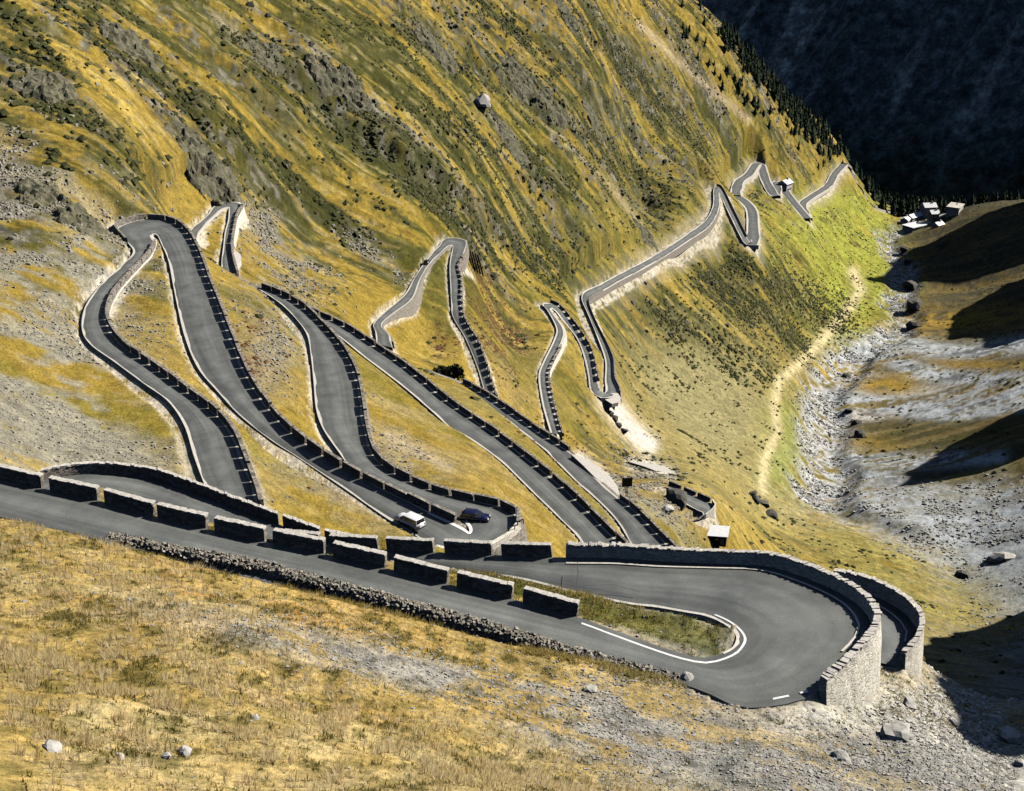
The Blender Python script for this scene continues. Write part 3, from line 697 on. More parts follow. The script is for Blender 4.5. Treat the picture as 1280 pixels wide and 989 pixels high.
# ------------------------------------------------------------------ walls along the roads
ONES = ['', 'first', 'second', 'third', 'fourth', 'fifth', 'sixth', 'seventh', 'eighth', 'ninth', 'tenth', 'eleventh', 'twelfth', 'thirteenth', 'fourteenth',
        'fifteenth', 'sixteenth', 'seventeenth', 'eighteenth', 'nineteenth']
def ordinal(n):
    if n < 20: return ONES[n]
    tens = ['', '', 'twent', 'thirt', 'fort', 'fift', 'sixt', 'sevent'][n // 10]
    return tens + 'ieth' if n % 10 == 0 else tens + 'y-' + ONES[n % 10]
BLOCKS = []
for k in range(6):
    rnd = random.Random(k); bm = bmesh.new()
    bm_box(bm, -.5, .5, -.5, .5, -.15, 1.0, .05)
    for v in bm.verts:
        v.co += Vector((rnd.uniform(-.012, .012), rnd.uniform(-.05, .05), rnd.uniform(-.035, .035) if v.co.z > .5 else 0))
    me = bpy.data.meshes.new('parapet_block'); bm.normal_update(); bm.to_mesh(me); bm.free(); me.materials.append(M_stone); BLOCKS.append(me)
COPES = []
for k in range(5):
    rnd = random.Random(50 + k); bm = bmesh.new(); x = -.5; nst = 9
    while x < .5 - .02:
        l = min(rnd.uniform(.05, .10), .5 - x)
        if .5 - x - l < .05: l = .5 - x
        for vtx in bm_box(bm, x + .001, x + l - .001, -.5 - rnd.uniform(0, .10), .5 + rnd.uniform(0, .10), -.02, rnd.uniform(.08, .17), 0):
            vtx.co += Vector((rnd.uniform(-.006, .006), rnd.uniform(-.04, .04), rnd.uniform(-.03, .03)))
        x += l
    me = bpy.data.meshes.new('coping'); bm.normal_update(); bm.to_mesh(me); bm.free(); me.materials.append(M_cope); COPES.append(me)
def place_block(p, q, th, h, label, group, near=False, out=None):
    """one parapet block from point p to point q (feet of its road face), thickness away from the road"""
    p, q = Vector(p), Vector(q); d = q - p; mid = (p + q) / 2 + Vector(out) * (th / 2)
    k = random.randrange(6)
    o = bpy.data.objects.new('parapet_block', BLOCKS[k]); C.objects.link(o)
    rz = math.atan2(d.y, d.x); pitch = -math.atan2(d.z, math.hypot(d.x, d.y))
    o.location = mid; o.rotation_euler = (0, pitch, rz); o.scale = (d.length, th, h)
    tag(o, label, 'parapet block', group)
    if near:
        c_ = bpy.data.objects.new('coping', COPES[random.randrange(5)]); C.objects.link(c_); c_.parent = o
        c_.location = (0, 0, .97); c_.scale = (1, 1, .7); c_['kind'] = 'stuff'
    return o
def edge_line(r, sidec, a, b):
    E = r['L'] if sidec == 'L' else r['R']; O = r['R'] if sidec == 'L' else r['L']
    E, O = E[a:b + 1], O[a:b + 1]
    out = E - O; out[:, 2] = 0; out /= np.maximum(np.linalg.norm(out, axis=1), 1e-6)[:, None]
    return E, out
def block_row(rname, sidec, s0, s1, pitch, gap, h, where, group, rev=False, th=.45):
    r = ROADS[rname]; a, b = rows_between(r, s0, s1)
    E, out = edge_line(r, sidec, a, b)
    if rev: E, out = E[::-1], out[::-1]
    s = cumlen(E); n = int(s[-1] / pitch)
    at_ = lambda t: np.array([np.interp(t, s, E[:, k]) for k in range(3)])
    ao = lambda t: np.array([np.interp(t, s, out[:, k]) for k in range(3)])
    for k in range(n):
        t0 = k * pitch + random.uniform(-.18, .18) * (k > 0); t1 = (k + 1) * pitch - gap * random.uniform(.6, 1.5)
        u = ao((t0 + t1) / 2); u /= np.linalg.norm(u)
        place_block(at_(t0) + u * .05, at_(t1) + u * .05, th, h * random.uniform(.86, 1.06), where % ordinal(k + 1), group, False, u)
def sweep(name, E, out, prof, mat, parent=None, jit=0., seed=0, foot=None):
    """wall swept along E: prof is a list of (offset away from the road, height above E); foot drops the last row to the ground"""
    m = len(E); rows = []
    for k, (o, hh) in enumerate(prof):
        P = E + out * o; P[:, 2] += hh
        if jit:
            P = P + out * (jit * vnoise(np.arange(m) * .8, np.full(m, k * 3.7), seed))[:, None]
            P[:, 2] += jit * .8 * vnoise(np.arange(m) * .9, np.full(m, k * 5.1), seed + 1) * (0 < k < len(prof) - 1)
        rows.append(P)
    v = np.vstack(rows); i = np.arange(m - 1); K_ = len(prof)
    f = [tuple(x) for k in range(K_ - 1) for x in np.stack([i + k * m, i + 1 + k * m, i + 1 + (k + 1) * m, i + (k + 1) * m], -1)]
    f.append(tuple(k * m for k in range(K_))); f.append(tuple(k * m + m - 1 for k in range(K_ - 1, -1, -1)))
    o = mesh_np(name, v, f, mat, parent)
    bm = bmesh.new(); bm.from_mesh(o.data); bmesh.ops.recalc_face_normals(bm, faces=bm.faces[:]); bm.to_mesh(o.data); bm.free()
    return o
def coping_row(E, out, h, th, parent, stone=.36, seed=1):
    """row of uneven coping stones along the top of a wall"""
    rnd = random.Random(seed); s = cumlen(E); x = 0; bm = bmesh.new()
    at_ = lambda t: np.array([np.interp(t, s, E[:, k]) for k in range(3)]); ao = lambda t: np.array([np.interp(t, s, out[:, k]) for k in range(3)])
    while x < s[-1] - .12:
        l = min(rnd.uniform(.65, 1.35) * stone, s[-1] - x)
        p, q = at_(x + .004), at_(x + l - .004); u = ao(x + l / 2); u = u / np.linalg.norm(u)
        o0, o1 = -rnd.uniform(-.03, .05), th + rnd.uniform(-.03, .05); z0, z1 = h - .06, h + rnd.uniform(.0, .13)
        vs = []
        for zz_ in (z0, z1):
            for pt, oo in ((p, o0), (q, o0), (q, o1), (p, o1)):
                w_ = pt + u * oo; vs.append(bm.verts.new((w_[0] + rnd.uniform(-.02, .02), w_[1] + rnd.uniform(-.02, .02), w_[2] + zz_ + rnd.uniform(-.02, .02))))
        for fc in ((0, 3, 2, 1), (4, 5, 6, 7), (0, 1, 5, 4), (1, 2, 6, 5), (2, 3, 7, 6), (3, 0, 4, 7)): bm.faces.new([vs[i] for i in fc])
        x += l
    o = bm_obj('coping', bm, M_cope, parent); o['kind'] = 'stuff'; return o
def smooth_line(E, out, step):
    s = cumlen(E); n = max(4, int(s[-1] / step)); t = np.linspace(0, s[-1], n)
    E2 = np.stack([np.interp(t, s, E[:, k]) for k in range(3)], -1); o2 = np.stack([np.interp(t, s, out[:, k]) for k in range(3)], -1)
    o2 /= np.linalg.norm(o2, axis=1)[:, None]; return E2, o2
def by_u(E, u0, u1, h):
    """rows of an edge line whose wall top is seen between columns u0 and u1"""
    T = E.copy(); T[:, 2] += h; u, _ = proj(T); s = cumlen(E)
    if u[-1] < u[0]: u, s2 = u[::-1], s[::-1]
    else: s2 = s
    return np.interp(u0, u, s2), np.interp(u1, u, s2)

rn = ROADS['near']
# blocks along the first road
a, b = rows_between(rn, 0, 12); E, out = edge_line(rn, 'L', a, b); s = cumlen(E)
at_ = lambda t: np.array([np.interp(t, s, E[:, k]) for k in range(3)]); ao = lambda t: np.array([np.interp(t, s, out[:, k]) for k in range(3)])
for k, (u0, u1) in enumerate([(-22, 51), (61, 121), (130, 191), (196, 257), (268, 330), (341, 404), (416, 481), (492, 559), (571, 640), (654, 722)]):
    t0, t1 = by_u(E, u0, u1, .92); o_ = ao((t0 + t1) / 2)
    place_block(at_(t0), at_(t1), .34, .84, ordinal(k + 1) + ' rough stone parapet block from the left edge along the nearest road', 'parapet blocks of the nearest road', True, o_ / np.linalg.norm(o_))
# second leg: separate blocks, then the long wall round the hairpin
a, b = rows_between(rn, 25, 35); E, out = edge_line(rn, 'R', a, b); s = cumlen(E)
for k, (u0, u1) in enumerate([(359, 403), (416, 475), (486, 545), (558, 617), (629, 691)]):
    t0, t1 = by_u(E, u0, u1, .95); o_ = ao((t0 + t1) / 2)
    place_block(at_(t0), at_(t1), .34, .82, ordinal(k + 1) + ' dark wall block from the left along the far side of the hairpin approach', 'parapet blocks of the second leg', True, o_ / np.linalg.norm(o_))
# white edge line round the grass island and dashes at the hairpin mouth
w_ = rn['L'] - rn['R']; w_ /= np.linalg.norm(w_, axis=1)[:, None]
a, b = rows_between(rn, 16, 30)
gw = .22 + .12 * vnoise(np.arange(b - a) * .5, np.zeros(b - a), 8)[:, None]
v, f = strip(rn['L'][a:b] - w_[a:b] * .0, rn['L'][a:b] - w_[a:b] * gw, .05); structure(mesh_np('road_shoulder', v, f, M_gravel, rn['obj']))
a, b = rows_between(rn, 11, 23)
paint(rn['L'][a:b], -w_[a:b], .42, .15, rn['obj'])
ro = rn['obj']
for (ua, va, ub, vb) in ((934,880,957,878),(966,875,986,871),(1000,867.5,1010,865.5)):
    A = at_z(np.array([ua, ub]), np.array([va, vb]), -38.85); A = A + (A - A.mean(0)) * .0
    d = A[1] - A[0]; d /= np.linalg.norm(d); nrm = np.array([-d[1], d[0], 0])
    v = np.vstack([A + nrm * .07, A - nrm * .07]); v[:, 2] += .07
    structure(mesh_np('lane_dash', v, np.array([[0, 2, 3, 1]]), M_paint, ro))
# long wall round the first hairpin
T_ = empty('parapet_wall', label='long curved stone wall on the outside of the big nearest hairpin', cat='wall')
a, b = rows_between(rn, 18, 28); E, out = edge_line(rn, 'R', a, b); E, out = smooth_line(E, out, .45)
pu_, _ = proj(E + [0, 0, 1.0]); keep = np.arange(len(E)) >= 0
st = int(np.argmin(np.abs(pu_ - 709) + 1000 * (np.arange(len(E)) < len(E) / 2))); E, out = E[:st + 1], out[:st + 1]
hgt = .84
outer_drop = -4.6
sweep('wall_body', E, out, [(0, -.3), (0, .5), (.02, hgt), (.38, hgt), (.42, .3), (.62, -.8), (.8, -2.4), (1.0, outer_drop)], M_pale_wall, T_, .05, 5)
coping_row(E, out, hgt, .38, T_, .20, 11)
# kerb inside the wall
v, f = strip((E - out * .85 + [0, 0, .1])[9:], (E - out * .7 + [0, 0, .1])[9:], .0)
structure(mesh_np('kerb_line', v, f, M_gravel, ro))
# buttress pier at the end of that wall
e = Vector(E[0]); d0 = Vector(E[0] - E[1]).normalized(); o0 = Vector(out[0])
# wall of the hairpin below
rl = ROADS['lower_bend']; a, b = 0, len(rl['M']) - 1; E, out = edge_line(rl, 'R', a, b); E, out = smooth_line(E, out, .4)
T_ = empty('parapet_wall', label='curved stone wall of the second hairpin just below the nearest one', cat='wall')
sweep('wall_body', E, out, [(0, -.3), (0, .8), (.02, 1.15), (.38, 1.15), (.42, .3), (.6, -1), (.8, -3), (1.1, -5.5)], M_pale_wall, T_, .05, 9)
coping_row(E, out, 1.15, .38, T_, .22, 12)
v, f = strip((E - out * 1.0 + [0, 0, .08])[:-8], (E - out * .85 + [0, 0, .08])[:-8], .0)
structure(mesh_np('kerb_line', v, f, M_gravel, rl['obj']))
# walls of the third leg
rt = ROADS['third']; E, out = edge_line(rt, 'R', 0, len(rt['M']) - 1)
E, out = smooth_line(E, out, .4); pu_, _ = proj(E + [0, 0, 1.0])
for (u0, u1, lab) in ((-100, 347, 'long curved stone wall of the leftmost near bend, sunlit at its left end'), (352, 402, 'short wall block to the right of the long curved wall at left'), (405, 476, 'low wall piece partly behind the blocks of the second leg')):
    k = np.nonzero((pu_ >= u0) & (pu_ <= u1))[0]
    if len(k) < 3: continue
    T_ = empty('parapet_wall', label=lab, cat='wall')
    sweep('wall_body', E[k], out[k], [(0, -.3), (0, .86), (.36, .86), (.4, -.2), (.7, -2.2)], M_stone, T_, .04, 14)
    coping_row(E[k], out[k], .86, .36, T_, .30, 15)
# rough rubble wall along the upper side of the first road
pts = np.array([(140,667),(180,673),(225,683),(320,700),(420,726),(525,753),(631,783),(736,814),(795,829),(848,843)], float)
hts = np.interp(pts[:, 0], [140, 185, 260, 560, 700, 790, 848], [.05, .28, .48, .48, .4, .25, .1])
zr = np.interp(pts[:, 0], [0, 848], [-35.6, -38.4])
Pw = catmull(at_z(pts[:, 0], pts[:, 1], zr + hts), 200); Pw = resample(Pw, 150)
Tn = np.gradient(Pw, axis=0); Tn[:, 2] = 0; Tn /= np.linalg.norm(Tn, axis=1)[:, None]
No = np.stack([Tn[:, 1], -Tn[:, 0], 0 * Tn[:, 0]], -1)      # towards the viewer's slope
T_ = empty('rubble_wall', label='low rubble stone wall between the nearest road and the grassy foreground slope', cat='stone wall')
sweep('wall_body', Pw, No, [(0, -1.3), (0, -.05), (.3, 0), (.6, -.06), (.72, -.5), (.8, -1.5)], M_rubble, T_, .12, 21)
bm = bmesh.new(); rnd = random.Random(4)
for k in range(2600):
    i_ = rnd.random() * (len(Pw) - 1); j = int(i_); p_ = Pw[j] + (Pw[j + 1] - Pw[j]) * (i_ - j); o_ = rnd.uniform(.02, .8)
    hh = max(.1, np.interp(j, [0, 12, 110, 149], [.1, .5, .5, .2]))
    z_ = rnd.uniform(-hh, .06) if o_ > .55 else rnd.uniform(-.08, .08)
    r_ = rnd.uniform(.05, .12)
    m_ = Matrix.Translation((p_[0] + No[j, 0] * o_, p_[1] + No[j, 1] * o_, p_[2] + z_)) @ Matrix.Rotation(rnd.uniform(0, 6), 4, (rnd.random(), rnd.random(), rnd.random() + .1)) @ Matrix.Diagonal((r_ * 1.3, r_, r_ * .75, 1))
    bmesh.ops.create_cube(bm, size=1.5, matrix=m_)
o = bm_obj('wall_stones', bm, M_rubble, T_); o['kind'] = 'stuff'

# rows of parapet blocks along the farther roads
block_row('second_pair', 'R', 0, 13, 3.0, .26, .92, '%s parapet block from the bottom on the ramp to the leftmost hairpin', 'parapet blocks of the leftmost ramp', th=.45)
block_row('second_pair', 'L', 16, 30, 3.3, .28, .95, '%s parapet block from the lower end on the ramp behind the white van', 'parapet blocks of the ramp with the white van', rev=True)
block_row('second_pair', 'R', 34, 51, 3.3, .28, .95, '%s parapet block from the blue car up the second wide ramp', 'parapet blocks of the ramp above the blue car')
block_row('left_bend', 'L', 6, 9, 3.2, .4, .9, '%s parapet block from the top of the small steep bend at upper left', 'parapet blocks of the small bend')
block_row('fourth', 'L', 0, 15, 3.3, .28, .95, '%s parapet block from the top on the long dark diagonal ramp', 'parapet blocks of the diagonal ramp')
block_row('fifth', 'L', 1, 7, 3.3, .28, .95, '%s parapet block below the dark bush on the inner diagonal road', 'parapet blocks below the dark bush')
block_row('fifth', 'L', 9, 13, 3.3, .28, .95, '%s parapet block below the black sign beside the gravel layby', 'parapet blocks below the sign')
block_row('middle_bend', 'L', 12, 20, 3.6, .8, .9, '%s parapet block from the top of the middle hairpin ramp', 'parapet blocks of the middle hairpin ramp')
block_row('hut_bend', 'L', 0, 4, 3.4, .4, 1.0, '%s parapet block on the little bend behind the white roofed hut', 'parapet blocks at the hut')
block_row('far_zigzag', 'R', 0, 5, 4.2, 1.0, 1.0, '%s parapet block from the bottom of the short road right of centre', 'parapet blocks of the short road')
block_row('far_zigzag', 'L', 9, 15, 4.4, 1.0, 1.1, '%s parapet block from the top of the narrow hairpin right of centre', 'parapet blocks of the narrow hairpin')
def low_wall(rname, sidec, s0, s1, lab, h=1.0, mat=None, prof=None, name='parapet_wall'):
    r = ROADS[rname]; a, b = rows_between(r, s0, s1) if s1 >= 0 else (0, len(r['M']) - 1)
    E, out = edge_line(r, sidec, a, b)
    o = sweep(name, E, out, prof or [(0, -.2), (0, h), (.5, h), (.55, -1.0), (.9, -2.5)], mat or M_stone, None, .04, 31)
    tag(o, lab, 'wall' if name == 'parapet_wall' else 'retaining wall'); return o
low_wall('far_zigzag', 'R', 18, 25, 'dark low wall along the straight road below the far right bend')
low_wall('far_zigzag', 'L', 33, 36, 'low wall on the downhill side of the far hairpin on the skyline side', 1.3)
low_wall('second_pair', 'L', 13, 16, 'pale low wall around the top of the leftmost hairpin')
low_wall('left_bend', 'L', 9, 12, 'short wall around the pale layby of the small bend at upper left')
low_wall('second_pair', 'R', 31, 34, 'sunlit pale wall around the hairpin with the blue car', .7, M_pale_wall)
low_wall('hut_bend', 'L', 4, 6, 'sunlit end wall of the little bend beside the hut', .9, M_pale_wall)
# masonry that carries the downhill edge of the ramps
RW = [(-.03, -.02), (.52, -.02), (.75, -1.4), (1.1, -3.2)]
def carry(rname, sidec, s0, s1, lab, mat=None):
    low_wall(rname, sidec, s0, s1, lab, mat=mat or M_pale_wall, prof=[(-.02, -1.2), (-.02, -.02), (.55, -.02), (.8, -1.4), (1.15, -3.4)], name='retaining_wall')
carry('second_pair', 'R', 4, 14, 'bright masonry under the road edge of the leftmost ramp')
carry('second_pair', 'R', 0, 4, 'masonry under the lower end of the leftmost ramp', M_stone)
carry('second_pair', 'L', 14, 31, 'masonry carrying the ramp with the white van', M_stone)
carry('second_pair', 'R', 32, 51, 'masonry carrying the ramp above the blue car', M_stone)
carry('fourth', 'L', 0, 15, 'masonry carrying the long diagonal ramp', M_stone)
carry('fifth', 'L', 0, 13, 'masonry carrying the inner diagonal road', M_stone)
carry('left_bend', 'L', 5, 9, 'pale masonry under the right side of the small bend at upper left')
carry('middle_bend', 'L', 11, 20, 'masonry under the downhill edge of the middle hairpin ramp', M_stone)
carry('middle_bend', 'R', 1, 9, 'masonry under the upper road of the middle hairpin', M_rubble)
carry('far_zigzag', 'R', 3, 7, 'bright masonry under the upper part of the short road right of centre')
carry('far_zigzag', 'R', 25, 33, 'masonry under the long climbing road to the far hairpin', M_stone)
carry('far_zigzag', 'R', 18, 25, 'masonry under the straight road below the far right bend', M_stone)
# island of the hairpin with the vehicles: pale kerb line
r2 = ROADS['second_pair']; a, b = rows_between(r2, 29, 35); d = r2['R'] - r2['L']; d /= np.linalg.norm(d, axis=1)[:, None]
paint(r2['L'][a:b], d[a:b], .15, .35, r2['obj'])

# gravel laybys beside the roads
def layby(pts, z, label=None):
    p = np.array(pts, float); P = at_z(p[:, 0], p[:, 1], z); m = len(P)
    v = np.vstack([P, P + [0, 0, -1.2]]); f = [tuple(range(m))] + [(k, k + m, (k + 1) % m + m, (k + 1) % m) for k in range(m)]
    o = mesh_np('gravel_layby', v, f, M_gravel); bm = bmesh.new(); bm.from_mesh(o.data); bmesh.ops.recalc_face_normals(bm, faces=bm.faces[:]); bm.to_mesh(o.data); bm.free()
    return structure(o)
layby([(714,568),(722,569),(737,576),(752,586),(764,597),(772,608),(775,620),(766,615),(744,597),(728,581)], -90.2)
layby([(290,327),(291,319),(293,313),(297,315),(301,319),(301.5,325),(297,331),(293,333)], -75.3)
layby([(755,492),(772,491),(776,497),(773,503),(765,505),(757,500)], -152.3, 1)
layby([(785,577),(806,578),(827,582),(838,587),(843,592),(840,598),(828,592),(805,583)], float(np.mean([pick(u_, v_).z for u_, v_ in ((800,585),(820,588),(835,592))])) + .4)
# transverse joints and cracks in the near asphalt
M_tar = simple('tar_joint', (.05, .05, .05), (.08, .08, .08), 5)
for pts in ([(722,704),(722,716),(721,733)], [(690,737),(760,733),(800,741)], [(742,616),(746,615.3),(760,614)]):
    p = np.array(pts, float); zt = -39.15 if p[0, 1] > 650 else -89.5
    P = catmull(at_z(p[:, 0], p[:, 1], zt), 14); P[:, 2] += .10; P[:, :2] += .05 * vnoise(np.arange(14) * .7, np.zeros(14), 5)[:, None]
    T = np.gradient(P, axis=0); N_ = np.stack([-T[:, 1], T[:, 0], 0 * T[:, 0]], -1); N_ /= np.linalg.norm(N_, axis=1)[:, None]
    v = np.vstack([P + N_ * .022, P - N_ * .022]); i = np.arange(13)
    structure(mesh_np('road_crack', v, np.stack([i, i + 1, i + 15, i + 14], -1), M_tar, rn['obj'] if p[0, 1] > 650 else ROADS['fifth']['obj']))
# ------------------------------------------------------------------ boulders
def rock_mesh(name, seed, n=2, mat=None, squash=.7):
    rnd = random.Random(seed); bm = bmesh.new(); bmesh.ops.create_icosphere(bm, subdivisions=n, radius=1)
    off = Vector((rnd.uniform(0, 50), rnd.uniform(0, 50), rnd.uniform(0, 50)))
    from mathutils import noise as mn
    cuts = [Vector((rnd.gauss(0, 1), rnd.gauss(0, 1), rnd.gauss(0, 1))).normalized() for _ in range(9)]
    for v in bm.verts:
        d = v.co.normalized()
        r = 1 + .35 * mn.noise(d * 1.3 + off)
        for c_ in cuts:                                          # flat broken faces
            k = d.dot(c_)
            if k > .55: r = min(r, .62 / k)
        v.co = d * r; v.co.z *= squash
    me = bpy.data.meshes.new(name); bm.normal_update(); bm.to_mesh(me); bm.free(); me.materials.append(mat); return me
M_bould = simple('boulder_stone', (.30, .285, .26), (.60, .57, .52), 2.2, .9, .6, .08)
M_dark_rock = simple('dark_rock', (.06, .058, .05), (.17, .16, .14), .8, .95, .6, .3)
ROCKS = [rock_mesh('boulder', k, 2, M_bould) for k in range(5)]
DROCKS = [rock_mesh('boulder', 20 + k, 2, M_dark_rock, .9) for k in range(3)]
def boulder(u, v, r, label, dark=False, group=None, sink=.3, sz=1.0):
    p = pick(u, v)
    o = bpy.data.objects.new('boulder', random.choice(DROCKS if dark else ROCKS)); C.objects.link(o)
    o.location = p + Vector((0, 0, r * sz * (.55 - sink))); o.rotation_euler = (random.uniform(-.3, .3), random.uniform(-.3, .3), random.uniform(0, 6)); o.scale = (r * 1.15, r, r * sz)
    tag(o, label, 'boulder', group); return o
boulder(66, 937, .28, 'pale square stone in the straw grass at bottom left', sink=.1)
boulder(150, 948, .18, 'small pink grey stone right of the pale square stone at bottom left')
boulder(208, 948, .2, 'left one of two pale stones in the foreground grass')
boulder(232, 943, .26, 'right one of two pale stones in the foreground grass')
boulder(320, 898, .15, 'small white stone alone in the foreground grass')
boulder(738, 864, .38, 'grey stone with dark shade on the foreground scree slope')
boulder(858, 850, .45, 'white stone at the road edge opposite the grass island', sink=.2)
boulder(1120, 922, .95, 'big pale boulder on the gravel apron below the hairpin wall', sz=.9)
boulder(1052, 950, .55, 'rounded grey stone among the gravel at bottom right', sink=.4)
for u, v, r, lab in ((1137,884,.5,'dark edged block at the foot of the hairpin walls'),(1172,872,.42,'small block below the outer wall foot'),(1190,905,.5,'grey stone on the white gravel edge right of the walls'),
    (1215,900,.45,'stone on the gravel edge beside the shaded ravine'),(1243,905,.75,'upright pale rock at the edge of the shaded ravine'),(1262,925,.9,'largest jagged rock at the right end of the gravel edge'),
    (1232,930,.4,'low stone below the upright pale rock'),(1180,925,.35,'stone in the middle of the white gravel edge'),(1206,938,.3,'small stone on the white gravel, lower right'),(1275,958,.5,'stone at the lower right corner of the gravel edge'),
    (1165,893,.4,'stone with a dark hollow beneath, below the outer wall')):
    boulder(u, v, r, lab)
boulder(603, 134, 5.0, 'lone white boulder in the middle of the upper slope', sink=.1)
boulder(1252, 702, 5.0, 'round grey boulder on the scree of the valley side', sz=.9)
boulder(1205, 722, 3.0, 'dark boulder left of the round one on the valley scree', dark=True)
boulder(847, 628, 2.6, 'dark hollow rock left of the little bend', dark=True, sz=1.1)
boulder(833, 640, 1.6, 'pale rock below the dark hollow rock', False)
for k, (u, v) in enumerate(((757,512),(763,519),(768,526),(773,533),(779,540))):
    boulder(u, v, 1.5, ['topmost', 'second', 'middle', 'fourth', 'lowest'][k] + ' of the dark rocks on the white gravel track', dark=True, group='dark rocks on the gravel track')
def outcrop(u, v, n_, spread_, r0, label, seed):
    """one crag: a patch of broken ledges standing out of the slope, one connected mesh"""
    p0 = pick(u, v); R0 = spread_ * 1.9; k_ = 46
    q = np.linspace(-1, 1, k_); QX, QY = np.meshgrid(q, q); X = p0.x + QX.ravel() * R0 * .8; Y = p0.y + QY.ravel() * R0 * 1.15
    g = np.array([ground_z(a_, b_) for a_, b_ in zip(X, Y)])
    sc = r0 * .62
    wx = X + .8 * sc * fbm(X / sc, Y / sc, 2, seed); wy = Y + .8 * sc * fbm(X / sc + 9, Y / sc, 2, seed + 1)
    led = np.floor((fbm(wx / (2.4 * sc), wy / (1.8 * sc), 3, seed + 2) + .7) * 6) / 6 + .22 * vnoise(wx / (.6 * sc), wy / (.5 * sc), seed + 3)
    rad = np.hypot(QX, QY).ravel() + .35 * fbm(X / (2 * sc), Y / (2 * sc), 3, seed + 4)
    hgt = sm(1.0, .3, rad) * (led * .8 * r0 + .05 * r0) - .9 * sm(.5, .95, rad) * r0 - .25
    V_ = np.stack([X + .25 * sc * vnoise(X / sc * 2, Y / sc * 2, seed + 5) - p0.x, Y - p0.y, g + hgt - p0.z], -1)
    i = (np.arange(k_ - 1)[:, None] * k_ + np.arange(k_ - 1)[None]).ravel()
    o = mesh_np('crag', V_, np.stack([i, i + 1, i + k_ + 1, i + k_], -1), M_crag); o.location = p0; tag(o, label, 'crag')
M_crag = simple('crag_rock', (.055, .058, .03), (.21, .19, .13), .6, .95, .6, .3, detail=8)
for k, (u, v, n_, sp_, r0, lab) in enumerate(((100,272,16,4,1.7,'dark broken crag on the scree left of the leftmost hairpin'),(55,238,14,4,1.5,'pale stony crag near the left edge above the scree'),(255,205,18,6,2.4,'crag in the grass above the small upper left bend'),
   (280,232,18,5,2.2,'jagged rocks just above the small upper left bend'),(165,55,16,7,2.4,'dark crag near the top left corner of the slope'),(60,110,16,6,2.2,'rock ribs by the left edge below the top left corner'),
   (405,98,22,6,3.6,'tall dark cliff tower at the head of the long cliff band'),(435,118,22,6,3.2,'second dark cliff tower below the first on the long cliff band'),(545,58,18,8,2.8,'dark crags at the top of the picture left of centre'),
   (645,95,22,9,3.2,'largest crag group right of the knoll near the top centre'),(690,130,16,8,2.4,'grey rocks downhill of the largest crag group'),(745,155,18,8,2.8,'rock rib in the upper right part of the grass slope'),
   (705,15,16,9,3,'dark crag at the top edge of the slope right of centre'),(805,290,16,6,2.2,'grey rocks just above the long climbing road'),(640,180,16,8,2.2,'low rocks in the middle of the upper slope'),(330,70,14,6,2,'small crag at the upper end of the long cliff band'))):
    outcrop(u, v, n_, sp_, r0, lab, 300 + k)
NTH = ['lowest', 'second', 'third', 'fourth', 'fifth', 'topmost']
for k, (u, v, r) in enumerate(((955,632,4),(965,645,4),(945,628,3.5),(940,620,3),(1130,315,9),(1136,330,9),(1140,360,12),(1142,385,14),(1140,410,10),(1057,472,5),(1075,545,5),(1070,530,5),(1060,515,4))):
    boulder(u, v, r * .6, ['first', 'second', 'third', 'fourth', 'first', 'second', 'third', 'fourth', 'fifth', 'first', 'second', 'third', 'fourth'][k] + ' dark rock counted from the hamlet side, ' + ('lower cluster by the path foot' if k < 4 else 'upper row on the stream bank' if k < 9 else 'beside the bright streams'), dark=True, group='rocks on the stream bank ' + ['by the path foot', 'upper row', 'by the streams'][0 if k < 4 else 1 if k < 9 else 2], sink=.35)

# ------------------------------------------------------------------ vehicles
M_white = new_mat('white_car_paint', .25, .5)[0]; M_white.node_tree.nodes['Principled BSDF'].inputs['Base Color'].default_value = (.78, .78, .80, 1)
M_blue = new_mat('dark_blue_car_paint', .25, .5)[0]; M_blue.node_tree.nodes['Principled BSDF'].inputs['Base Color'].default_value = (.008, .012, .045, 1)
M_black_car = new_mat('black_car_paint', .3, .5)[0]; M_black_car.node_tree.nodes['Principled BSDF'].inputs['Base Color'].default_value = (.03, .03, .035, 1)
M_glass = new_mat('car_glass', .08, .6)[0]; M_glass.node_tree.nodes['Principled BSDF'].inputs['Base Color'].default_value = (.012, .014, .018, 1)
M_tyre = new_mat('tyre_rubber', .8, .2)[0]; M_tyre.node_tree.nodes['Principled BSDF'].inputs['Base Color'].default_value = (.02, .02, .02, 1)
M_rim = new_mat('wheel_rim', .35, .6)[0]; M_rim.node_tree.nodes['Principled BSDF'].inputs['Base Color'].default_value = (.4, .4, .42, 1)
M_lamp = new_mat('lamp_lens', .1, .7)[0]; M_lamp.node_tree.nodes['Principled BSDF'].inputs['Base Color'].default_value = (.85, .85, .85, 1)
M_red = new_mat('tail_lamp', .2, .5)[0]; M_red.node_tree.nodes['Principled BSDF'].inputs['Base Color'].default_value = (.35, .02, .02, 1)
